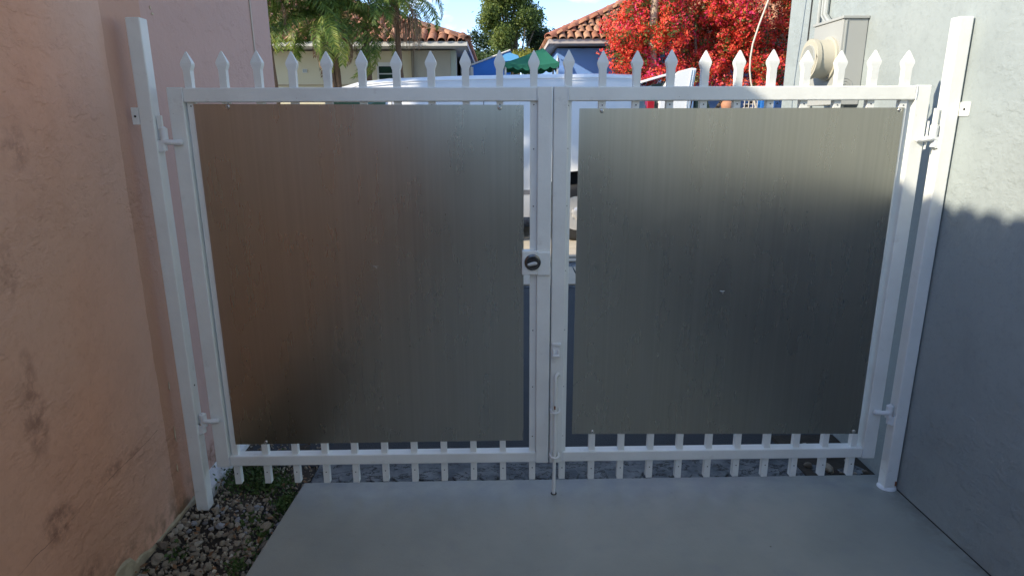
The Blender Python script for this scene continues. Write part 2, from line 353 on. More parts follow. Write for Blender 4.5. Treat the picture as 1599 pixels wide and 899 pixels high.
# ------------------------------------------------------------------ setting: ground
tag(MB().add([(-400, -400, -.09), (400, -400, -.09), (400, 400, -.09), (-400, 400, -.09)], [(0, 1, 2, 3)]).build('ground', EARTH), kind='structure')
tag(MB().box(XL, XR, .30, 1.5, -.2, -.044).box(-9, 9, 1.5, 3.55, -.2, -.044).build('asphalt_lane', ASPH), kind='structure')
g = MB()
g.box(-1.04, 1.16, .092, .30, -.2, -.03)
tag(g.build('cracked_apron', ASPH2), kind='structure')
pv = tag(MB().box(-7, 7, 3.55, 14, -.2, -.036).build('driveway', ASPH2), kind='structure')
for i, (a, b) in enumerate([(3.60, 4.35), (4.66, 4.80), (4.90, 5.44), (5.47, 5.95), (5.98, 6.5), (6.53, 7.1)]):  # tan rows with uneven gaps; the darker base shows between as bands
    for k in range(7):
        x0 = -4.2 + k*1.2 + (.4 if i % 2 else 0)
        MB().box(x0, x0+1.185, a, b, -.034, -.015).build('tan_slab', TAN, pv, bevel=.006, seg=1)
# painted slab, front left corner cut as in the photo
sl = MB().prism([(-1.052, .09), (XR+.02, .092), (XR+.02, -10), (XL+.01, -10), (XL+.01, -1.45), (-1.13, -1.4)], -.16, 0, axis='z')
slab = tag(sl.build('concrete_slab', CONC, bevel=.006), kind='structure')
# crack pieces along the slab's far edge
for i in range(20):
    x = -1.0 + i*.125 + random.uniform(-.02, .02); wd = random.uniform(.05, .12)
    pts = [(x+wd*.5*(1+.35*random.random())*math.cos(t), .105+.055+random.uniform(-.015, .015)+.045*math.sin(t)*(1+.3*random.random())) for t in [k*math.pi/3.5 for k in range(7)]]
    MB().prism(pts, -.06, -.022+random.uniform(-.004, .006), axis='z').build('broken_concrete_piece', ASPH2, bpy.data.objects['cracked_apron'], bevel=.003, seg=1)

# gravel bed between the pink wall and the slab
gb = MB(); nx, ny = 12, 60
vs = []; 
for j in range(ny+1):
    for i in range(nx+1):
        x = XL + i*(.47/nx); y = -1.45 + j*(2.35/ny); vs.append((x, y, -.055 + .012*math.sin(x*23+y*7) + random.uniform(-.006, .006)))
gb.add(vs, [(j*(nx+1)+i, j*(nx+1)+i+1, (j+1)*(nx+1)+i+1, (j+1)*(nx+1)+i) for j in range(ny) for i in range(nx)])
gravel = tag(gb.build('gravel_bed', SOIL, smooth=True), kind='structure')
def rock_mesh(name, seed, mat, sub=2):
    rnd = random.Random(seed); bm = bmesh.new(); bmesh.ops.create_icosphere(bm, subdivisions=sub, radius=1)
    axes = [Vector((rnd.gauss(0, 1), rnd.gauss(0, 1), rnd.gauss(0, 1))).normalized() for _ in range(11)]; lim = [rnd.uniform(.45, .9) for _ in axes]
    for v in bm.verts:
        for a, L in zip(axes, lim):
            d = v.co.dot(a)
            if d > L: v.co -= a*(d-L)
        v.co *= 1+rnd.uniform(-.09, .09)
    for v in bm.verts: v.co.z *= .7; v.co.y *= .82
    me = bpy.data.meshes.new(name); bm.to_mesh(me); bm.free(); me.materials.append(mat); return me
RM = [rock_mesh('stone', s, STONE) for s in range(7)]; RP = [rock_mesh('stone', 50+s, STONEP) for s in range(3)]
placed = []
def try_place(x, y, r):
    for (a, b, c) in placed:
        if (a-x)**2+(b-y)**2 < ((c+r)*.72)**2: return False
    placed.append((x, y, r)); return True
cnt = 0
for k in range(9000):
    if cnt >= 285: break
    y = random.uniform(-.95, .0); x = random.uniform(XL+.02, -1.075)
    r = random.uniform(.0105, .020) * (1.6 if random.random() < .18 else 1)
    if y > -.12: r *= .8
    if abs(x+1.437) < .035+r and abs(y+.01) < .035+r: continue
    if not try_place(x, y, r): continue
    pnt = (y > -.20 and x > -1.43 and random.random() < .45)
    inst('stone', random.choice(RP if pnt else RM), gravel, (x, y, -.046+r*.45), (random.uniform(-.5, .5), random.uniform(-.5, .5), random.uniform(0, 6.3)), r); cnt += 1
# small gravel, one mass
tv = np.array([v.co[:] for v in rock_mesh('tiny', 3, STONE, 1).vertices]); tf = [tuple(p.vertices) for p in bpy.data.meshes['tiny'].polygons]
gm = MB()
for k in range(4200):
    x = random.uniform(XL+.01, -1.05); y = random.uniform(-1.25, .55); r = random.uniform(.003, .0095) * random.choice((.6, 1, 1, 1.35))
    if random.random() < .3 and y < 0: r *= 1.3
    e = Euler((random.uniform(0, 6), random.uniform(0, 6), random.uniform(0, 6))).to_matrix(); q = tv @ np.array(e).T * r + np.array([x, y, -.05+r*.5])
    gm.add(q.tolist(), tf)
tag(gm.build('small_gravel', STONE), 'small crushed limestone gravel between the pink wall and the slab', kind='stuff')
# weeds in the gravel
W = []
for (cx, cy, sx, sy, n, h) in [(-1.24, .12, .12, .06, 500, .05), (-1.10, -.02, .035, .06, 300, .04), (-1.33, .22, .12, .10, 500, .05), (-1.13, -.22, .03, .12, 260, .025), (-1.15, -.4, .03, .06, 200, .03), (-1.40, -.33, .03, .05, 130, .03), (-1.45, -.5, .02, .06, 120, .03), (-1.2, -.12, .06, .05, 130, .02), (-1.12, -.62, .04, .05, 150, .03), (-1.3, -.6, .08, .08, 60, .02)]:
    n = int(n*(1.3 if cy > -.1 else .55)); P = np.stack([np.random.normal(cx, sx*.6, n), np.random.normal(cy, sy*.6, n), -.045+np.random.uniform(0, h, n)], 1)
    P = P[(P[:, 0] > XL+.01) & (P[:, 0] < -1.052)]
    W.append(leaf_quads(P, .009))
tag(quads_object('weeds', np.concatenate(W), WEED), 'low green weeds growing through the gravel beside the slab', kind='stuff')
L = np.stack([np.random.uniform(XL+.01, -1.06, 160), np.random.uniform(-1.0, .5, 160), np.random.uniform(-.035, -.015, 160)], 1)
tag(quads_object('leaf_litter', leaf_quads(L, .011, out=np.tile([0, 0, 1.5], (160, 1))), simple('dead_leaf', (.20, .11, .05), .8, var=.5, scale=30)), 'dry brown leaf litter scattered over the gravel', kind='stuff')
# stones and soil behind the gate by the grey wall
bs = MB(); bs.box(1.16, XR, .105, .5, -.2, -.022)
soilp = tag(bs.build('soil_patch', SOIL), kind='structure')
for (x, y, r) in [(1.27, .17, .055), (1.36, .16, .03), (1.40, .22, .04), (1.2, .2, .03), (1.33, .3, .05), (1.43, .14, .02), (1.25, .36, .045), (1.22, .13, .015), (1.38, .13, .014), (1.32, .135, .013)]:
    inst('stone', random.choice(RM), soilp, (x, y, -.02+r*.2), (0, 0, random.uniform(0, 6)), (r*.8, r*.6, r*.55))

# ------------------------------------------------------------------ pink house (left)
ph = thing('pink_house', 'pink stuccoed house wall filling the left side of the passage', 'house', (XL, -4, 0))
MB().box(-9, XL, -10, 1.553, -.2, 2.62).build('wall', PINK, ph)
# ragged exposed base along the gravel
b = MB(); N = 160; top = []; ys = [-2.6 + i*(4.1/N) for i in range(N+1)]
for i, y in enumerate(ys):
    k_ = min(1, max(0, (-.30-y)/.14)); hgt = -.035 + k_*(.052+.018*math.sin(y*37)+.012*math.sin(y*83)) + random.uniform(-.006, .008)*(.4+k_)
    top.append(hgt)
vs = []
for y, h in zip(ys, top):
    o_ = .006+.005*math.sin(y*40)+random.uniform(0, .004)
    vs += [(XL-.003, y, h+.01), (XL+.001+o_*.5, y, h-.004), (XL+.003+o_*.6, y, -.1)]
b.add(vs, [(i*3+a, i*3+a+1, i*3+a+4, i*3+a+3) for i in range(N) for a in (0, 1)])
b.build('exposed_footing', simple('yellowed_footing', (.42, .36, .24), .9, var=.5, scale=22, bmp=1, bscale=50), ph)
MB().prism([(XL-.01, -.1), (XL+.062, -.1), (XL+.058, -.02), (XL+.03, -.004), (XL-.01, .005)], .09, 1.5).build('whitewashed_kerb', simple('whitewash', (.66, .68, .68), .8, var=.2, bmp=1), ph)
MB().tube([(XL+.004, 1.262, 4), (XL+.004, 1.264, 2.6), (XL+.004, 1.266, 2.13), (XL+.004, 1.272, 1.9), (XL+.004, 1.28, .0)], .004, 6).build('wall_cable', WHITEC, ph)
bare = simple('bare_plaster', (.58, .47, .32), .9)
for (y, z, sy, sz) in [(.245, 1.905, .012, .005), (.235, 1.925, .006, .007), (-.02, .50, .004, .02), (-.03, .30, .004, .035), (-.05, .16, .005, .02)]:
    MB().prism([(y-sy, z-sz*.3), (y+sy*.2, z-sz), (y+sy, z+sz*.2), (y-sy*.1, z+sz)], XL+.001, XL+.003, axis='x').build('chipped_plaster', bare, ph)
# roof whose barrel-tile eave throws the scalloped shadow on the grey wall
EX, EZ, PIT = -1.20, 2.64, .1245
rf = MB(); rf.prism([(EX, EZ-.07), (EX, EZ-.04), (-5.2, EZ+1.35), (-9.3, EZ-.04), (-9.3, EZ-.07)], -10.3, 1.95)
roof = rf.build('roof', UNDER, ph)
def barrel(rad, length, name, mat, seg=8, thick=.012):
    m = MB(); prev = []
    for (x, rr_) in ((0, rad), (length, rad*.84)):
        for k in range(seg+1):
            t = math.pi*k/seg; prev.append((x, rr_*math.cos(t), rr_*math.sin(t)*.85))
        for k in range(seg+1):
            t = math.pi*k/seg; prev.append((x, (rr_-thick)*math.cos(t), (rr_-thick)*math.sin(t)*.85))
    s = seg+1
    for k in range(seg):
        m_ = [(k, k+1, 2*s+k+1, 2*s+k), (s+k+1, s+k, 3*s+k, 3*s+k+1), (k+1, k, s+k, s+k+1)]
        if not m.v: m.add(prev, m_)
        else: m.f += m_; m.m += [0]*3
    return meshof(m, name, mat, True)
BT = barrel(.0615, .30, 'roof_tile', TILE_B); sl_a = math.atan2(1.39, 4.0)
for i in range(97):
    for r in range(3):
        y = 1.9 - i*PIT; x = EX + .03 - r*.25
        inst('roof_tile', BT, roof, (x, y+random.uniform(-.002, .002), EZ-.028+r*.087), (0, sl_a, math.pi), (1, 1, .8))

# ------------------------------------------------------------------ grey house (right)
gh = thing('grey_house', 'blue grey textured stucco house wall filling the right side', 'house', (XR, -4, 0))
MB().box(XR, 9, -10, 1.48, -.2, 3.1).build('wall', GREYW, gh)
MB().box(XR-.25, 9.2, -10.2, 1.7, 3.1, 3.22).build('roof', FASC, gh)
# caulk line at the base
MB().box(XR-.003, XR+.003, -3, .09, .0, .003).build('base_joint', DARK, gh)
MB().tube([(XR-.004, 1.215, 3.1), (XR-.004, 1.22, 2.12), (XR-.004, 1.228, 1.7), (XR-.004, 1.235, .4)], .0035, 6).build('wall_cable', BLACKC, gh)
# dark storage fence closing the passage behind the camera (seen mirrored in the sheets)
bf = thing('end_fence', 'dark grey board fence closing the far end of the passage', 'fence', (0, -9.5, 0))
for i in range(20):
    MB().box(XL+.01+i*.148, XL+.148+i*.148, -9.52, -9.5, .02, 2.25).build('fence_board', simple('fence_board_%d' % i if i == 0 else 'fence_board_paint', (.17, .17, .165), .7) if i == 0 else bpy.data.materials['fence_board_0'], bf)
MB().box(XL+.01, XR-.01, -9.56, -9.525, 1.2, 1.28).build('fence_rail', ASPH2, bf)

# electric meter
mt = thing('electric_meter', 'grey electric meter box with yellowed round collar on the grey wall', 'meter', (XR, .78, 1.6))
mx0 = 1.352
MB().box(mx0, XR-.002, .65, .92, 1.575, 1.945).build('box', METERG, mt, bevel=.003)
MB().box(mx0-.006, XR-.002, .642, .928, 1.945, 1.957).build('lid', METERG, mt, bevel=.002)
MB().box(mx0+.012, mx0+.018, .646, .652, 1.6, 1.94).build('side_seam', PIPE, mt)
hub = MB(); cy, cz = .752, 1.782
pts = [(mx0-.0, .098), (mx0-.010, .098), (mx0-.012, .088), (mx0-.022, .086), (mx0-.070, .084), (mx0-.073, .090), (mx0-.092, .090), (mx0-.094, .078), (mx0-.080, .076)]
hub.tube([(x, cy, cz) for x, r in pts], [r for x, r in pts], 28)
hub.build('meter_collar', METERY, mt, smooth=True)
hb = MB(); hb.tube([(mx0-.075, cy, cz), (mx0-.100, cy, cz)], [.070, .06], 24); hb.build('meter_glass', simple('cloudy_meter_glass', (.35, .36, .33), .15, spec=.8), mt, smooth=True)
m_ = MB()
for k, r in enumerate((.012, .024, .036)):
    m_.tube([(1.39+r*math.cos(t), .6485, 1.655+r*math.sin(t)) for t in [i*math.pi/12 for i in range(25)]], .0012, 4)
m_.build('embossed_rings', METERG, mt)
for y, r in ((1.05, .013), (1.085, .009), (1.12, .009)):
    z0 = 1.945 if y < .92 else 1.2
    c = MB(); c.tube([(XR-.016, y-.02, 3.1), (XR-.016, y-.02, 2.02), (XR-.03, y-.10, 1.97), (XR-.05, .90, 1.93)] if y < 1.1 else [(XR-.016, y-.02, 3.1), (XR-.016, y-.02, 1.4)], r, 8)
    c.build('conduit', PIPE, mt, smooth=True)
sc = MB()
for k in range(5):
    t = k*1.25; sc.tube([(1.40, .70+.05*math.sin(t)+.03*k, 1.56), (1.37+.03*math.cos(t), .72+.03*k, 1.545), (1.40, .76+.02*k, 1.56)], .006, 6)
sc.build('fittings', simple('white_fitting', (.62, .62, .58), .5), mt)
MB().tube([(1.41, .70, 1.575), (1.41, .70, 1.53), (1.41, .70, .3)], .014, 8).build('conduit', PIPE, mt)

cb = MB(); cpts = [(1.30, 1.2, 2.60), (1.262, 1.2, 2.30), (1.223, 1.2, 2.118), (1.184, 1.2, 1.993), (1.160, 1.2, 1.90), (1.154, 1.2, 1.833), (1.156, 1.2, 1.77), (1.165, 1.2, 1.719), (1.185, 1.2, 1.65), (1.206, 1.2, 1.576), (1.26, 1.25, 1.40), (1.40, 1.3, 1.2), (1.46, 1.3, 1.0)]
cb.tube(cpts, .0046, 6); tag(cb.build('hanging_cable', WHITEC, smooth=True), 'thin white cable hanging loose in front of the red bougainvillea', 'cable')

# ------------------------------------------------------------------ gate posts
def post(xa, xb, base_z, side, label):
    t = thing('gate_post', label, 'post', ((xa+xb)/2, -.01, base_z), 'white posts at the two ends of the gate')
    y0, y1 = -.033, .018
    MB().box(xa, xb, y0, y1, base_z, 1.852).build('tube', WHITE, t, bevel=.004)
    if side == 'l': tb = MB().box(-1.487, -1.4625, -.032, -.026, 1.499, 1.557).build('bracket_tab', WHITE, t, bevel=.001); MB().tube([(-1.475, -.032, 1.527), (-1.475, -.0335, 1.527)], .004, 8).build('screw', DARK, tb)
    else: tb = MB().box(XR-.005, XR, -.079, .0, 1.517, 1.565).build('bracket_tab', WHITE, t, bevel=.001); MB().tube([(XR-.005, -.055, 1.54), (XR-.0065, -.055, 1.54)], .005, 8).build('screw', DARK, tb)
    h = MB()
    for z in ((1.44, .5) if side == 'l' else ()):
        h.tube([(xb-.0005, -.008, z), (xb+.0012, -.008, z)], .0035, 8)
    if h.v: h.build('drill_hole', DARK, t)
    return t
pl = post(-1.462, -1.412, -.05, 'l', 'white square steel gate post standing in gravel against the pink wall')
pr = post(1.411, 1.461, 0, 'r', 'white square steel gate post on the slab against the grey wall')
MB().tube([(1.436, -.008, .0), (1.436, -.008, .006), (1.436, -.008, .012)], [.038, .036, .028], 14).build('base_weld', WHITEW, pr, smooth=True)
MB().box(1.452, 1.458, -.036, -.0325, .02, .04).build('rust_chip', RUST, pr)

# ------------------------------------------------------------------ gate leaves
def picket_mesh():
    m = MB(); h = .0125
    m.box(-h, h, -h, h, 0, 1.66)
    return m
def spear():
    m = MB(); h = .0128
    prof = [(h, 1.650, h), (.0128, 1.684, .0130), (.0192, 1.701, .0130), (.0200, 1.708, .0125), (.0172, 1.716, .0105), (.0045, 1.742, .004), (.0014, 1.748, .0016)]
    vs = []
    for (a, z, b) in prof: vs += [(-a, -b, z), (a, -b, z), (a, b, z), (-a, b, z)]
    fs = [(0, 1, 2, 3)]
    for i in range(len(prof)-1):
        for k in range(4): fs.append((i*4+k, i*4+(k+1) % 4, i*4+4+(k+1) % 4, i*4+4+k))
    fs.append(tuple(range(len(vs)-4, len(vs)))); m.add(vs, fs); return m
PK = meshof(picket_mesh(), 'picket', WHITE); SP = meshof(spear(), 'spear_tip', WHITE)
hm = MB(); hm.tube([(0, 0, 0), (0, -.0011, 0)], .0024, 8); HOLE = meshof(hm, 'drill_hole', DARK)
def screw_mesh():
    m = MB(); m.tube([(0, 0, 0), (0, -.002, 0), (0, -.0042, 0)], [.0078, .0072, .0035], 12); m.tube([(0, -.0041, 0), (0, -.0048, 0)], .0018, 6, 1); return m
SCM = meshof(screw_mesh(), 'screw', [SCREW, DARK])
def leaf(side, label):
    s = -1 if side == 'l' else 1
    t = thing('gate_leaf', label, 'gate', (s*.685, .025, .13), 'two leaves of the white picket gate')
    def X(a, b): return (a, b) if s > 0 else (-b, -a)
    zb, zt = .130, 1.624; oi, oo = .0025 if s > 0 else .0025, 1.371
    W_ = .053
    x0, x1 = X(oi, oi+W_-.0); MB().box(x0, x1, 0, .05, zb, zt+.002).build('lock_stile', WHITE, t, bevel=.0035)
    x0, x1 = X(oo-.054, oo); MB().box(x0, x1, 0, .05, zb, zt+.002).build('hinge_stile', WHITE, t, bevel=.0035)
    x0, x1 = X(oi+W_+.0004, oo-.0544)
    MB().box(x0, x1, .0012, .049, 1.575, zt).build('top_rail', WHITE, t, bevel=.0035)
    MB().box(x0, x1, .0012, .049, .134, .178).build('bottom_rail', WHITE, t, bevel=.0035)
    # hand-welded joints
    wd = MB()
    for xx in X(oi+W_, oo-.054):
        wd.tube([(xx, -.0005, 1.576), (xx, -.0008, 1.60), (xx, -.0005, 1.622)], [.0018, .0026, .0016], 6)
        wd.tube([(xx, -.0005, .136), (xx, -.0008, .155), (xx, -.0005, .176)], [.0018, .0024, .0018], 6)
    wd.build('weld_bead', WHITEW, t)
    for i in range(11):
        x = (-1.296 + i*.1227) if s < 0 else (.057 + i*.1227)
        x += random.uniform(-.0012, .0012)
        dz = random.uniform(-.003, .003)
        p = inst('picket', PK, t, (x, .026, .045+dz), (0, 0, 0), (1, 1, (1.655-.045)/1.655))
        inst('spear_tip', SP, p, (x, .026, dz-.0), (0, 0, random.uniform(-.05, .05)), (1, 1, 1/((1.655-.045)/1.655)*0+1))
        sp = p.children[0]; sp.scale = (1, 1, 1.0/p.scale[2]); sp.location = (0, 0, (-.045)/p.scale[2])
        inst('drill_hole', HOLE, p, (x, .0133, .045), (0, 0, 0), (1, 1, 1)).location = (0, -.0128, (.052+random.uniform(-.004, .004))/p.scale[2])
        inst('drill_hole', HOLE, p, (x, .0133, .045), (0, 0, 0), (1, 1, 1)).location = (0, -.0128, (1.515+random.uniform(-.003, .003))/p.scale[2])
        if i == (10 if s < 0 else 0):
            for z in (.2, .42, .66, .9, 1.15, 1.36): inst('drill_hole', HOLE, p, (x, .0133, .045), (0, 0, 0), (1, 1, 1)).location = (0, -.0128, z/p.scale[2])
    # metal sheet, slightly bowed, on the picket fronts
    c = [(-1.288, .228), (-.106, .230), (-.105, 1.562), (-1.287, 1.570)] if s < 0 else [(.095, .256), (1.291, .240), (1.287, 1.548), (.0965, 1.549)]
    n = 12; top = MB(); vs = []
    for k in range(2):
        for j in range(n+1):
            for i in range(n+1):
                u, v = i/n, j/n
                x = (c[0][0]*(1-u)+c[1][0]*u)*(1-v) + (c[3][0]*(1-u)+c[2][0]*u)*v; z = (c[0][1]*(1-u)+c[1][1]*u)*(1-v) + (c[3][1]*(1-u)+c[2][1]*u)*v
                bow = .0025*math.sin(math.pi*u)*math.sin(math.pi*v)
                vs.append((x, .0105 - bow + k*.0018, z))
    N1 = (n+1)**2; q = lambda i, j, k: k*N1 + j*(n+1) + i; fs = []
    for j in range(n):
        for i in range(n): fs += [(q(i, j, 0), q(i+1, j, 0), q(i+1, j+1, 0), q(i, j+1, 0)), (q(i, j, 1), q(i, j+1, 1), q(i+1, j+1, 1), q(i+1, j, 1))]
    for i in range(n): fs += [(q(i, 0, 0), q(i, 0, 1), q(i+1, 0, 1), q(i+1, 0, 0)), (q(i, n, 0), q(i+1, n, 0), q(i+1, n, 1), q(i, n, 1)), (q(0, i, 0), q(0, i+1, 0), q(0, i+1, 1), q(0, i, 1)), (q(n, i, 0), q(n, i, 1), q(n, i+1, 1), q(n, i+1, 0))]
    top.add(vs, fs); sh = top.build('metal_sheet', SHEET, t, smooth=True)
    scr = [(-.192, 1.552), (-1.165, 1.560), (-1.163, .238)] if s < 0 else [(.1785, 1.540), (1.271, 1.540), (.179, .2655), (1.272, .2515)]
    for (x, z) in scr: inst('screw', SCM, sh, (x, .0102, z))
    # little wire tie through the sheet
    wx, wz = (-.672, .97) if s < 0 else (.669, .859)
    k = MB(); k.tube([(wx-.008, .0075, wz+.004), (wx, .003, wz+.002), (wx+.006, .003, wz-.004), (wx+.002, .006, wz-.008)], .0016, 6); k.tube([(wx-.004, .006, wz+.001), (wx+.010, .005, wz+.003)], .0015, 6)
    k.build('wire_tie', SCREW, sh)
    return t
LL = leaf('l', 'left leaf of the white picket gate, holding the round lock')
LR = leaf('r', 'right leaf of the white picket gate, holding the drop bolt')
# lock on the left leaf
MB().box(-.112, -.0535, -.012, .030, .937, 1.030).build('lock_box', WHITE, LL, bevel=.003)
MB().box(-.053, -.0045, -.010, .010, .935, 1.024).build('strike_plate', WHITE, LL, bevel=.002)
lk = MB(); lk.tube([(-.072, y, .987) for y in (-.012, -.017, -.020, -.0205)], [.031, .031, .028, .024], 28); cyl = lk.build('deadbolt_rose', DCHROME, LL, smooth=True)
MB().tube([(-.072, -.0205, .987), (-.072, -.024, .987)], [.022, .021], 24).build('inner_ring', simple('black_lock_face', (.03, .03, .03), .3), cyl)
tt = MB(); tt.prism([(-.092, .978), (-.084, .976), (-.060, .980), (-.054, .984), (-.056, .990), (-.066, .993), (-.080, .989), (-.093, .984)], -.036, -.024); tt.build('thumb_turn', CHROME, cyl, bevel=.003)
# drop bolt and hasp on the right leaf
hs = MB(); hs.box(.005, .042, -.014, 0, .648, .660); hs.box(.008, .038, -.006, 0, .60, .66); hs.box(.010, .016, -.016, -.004, .612, .632); hs.box(.028, .034, -.016, -.004, .610, .632); hs.box(.008, .036, -.02, -.004, .604, .613); hs.build('padlock_hasp', WHITEW, LR, bevel=.003)
rod = MB(); rod.tube([(.034, -.002, .522), (.030, -.018, .534), (.0215, -.022, .524), (.021, -.022, .50), (.021, -.022, .30), (.020, -.022, .0)], .0068, 10); rod.build('drop_rod', WHITE, LR, smooth=True)
for i, z in enumerate((.372, .172)):
    rg = MB(); rg.tube([(.004, -.001, z+.004), (.005, -.024, z+.002), (.012, -.034, z), (.022, -.037, z), (.032, -.033, z), (.038, -.022, z+.002), (.039, -.001, z+.004)], .0042, 8)
    rg.box(.006, .013, -.006, 0, z, z+.035)
    rg.build('guide_ring', WHITEW, LR, smooth=True)
MB().tube([(.020, -.022, .0006), (.020, -.022, .0018)], .0125, 14).build('floor_hole', DARK, slab)
MB().box(.016, .022, -.03, -.028, .385, .40).build('rust_spot', RUST, LR)
# hinges (belong to the leaf): barrel, pin and arm
def hinge(leafobj, s, z, up):
    xb = s*1.393
    m = MB(); m.tube([(xb, -.014, z-.006), (xb, -.014, z+.046)], .0135, 12); m.tube([(xb, -.014, z+.046), (xb, -.014, z+.052)], [.011, .005], 12); m.build('hinge_barrel', WHITEW, leafobj, smooth=True)
    q = -.018 if up else .002
    a = MB(); a.tube([(xb, -.016, z+.018+q), (s*1.376, -.022, z+.016+q), (s*1.362, -.018, z+.015+q), (s*1.350, -.013, z+.014+q), (s*1.336, -.010, z+.014+q), (s*1.331, -.009, z+.014+q)], [.011, .010, .0095, .011, .011, .006], 10)
    a.build('hinge_arm', WHITEW, leafobj, smooth=True)
    p = MB(); p.tube([(s*1.400, -.014, z-.032), (s*1.400, -.014, z+.004)], .0125, 12); p.box(min(s*1.400, s*1.413), max(s*1.400, s*1.413), -.026, -.004, z-.036, z+.004)
    p.build('hinge_knuckle', WHITEW, leafobj, smooth=True)
for lf, s in ((LL, -1), (LR, 1)):
    hinge(lf, s, 1.44, True); hinge(lf, s, .33, False)
MB().box(-1.409, -1.392, -.02, -.008, 1.478, 1.53).build('hinge_plate', WHITE, LL, bevel=.002)
MB().box(1.384, 1.400, -.02, -.008, 1.478, 1.545).build('hinge_plate', WHITE, LR, bevel=.002)
MB().tube([(1.374, -.006, 1.40), (1.374, -.006, 1.50)], .0032, 6).build('hinge_pin', WHITE, LR)

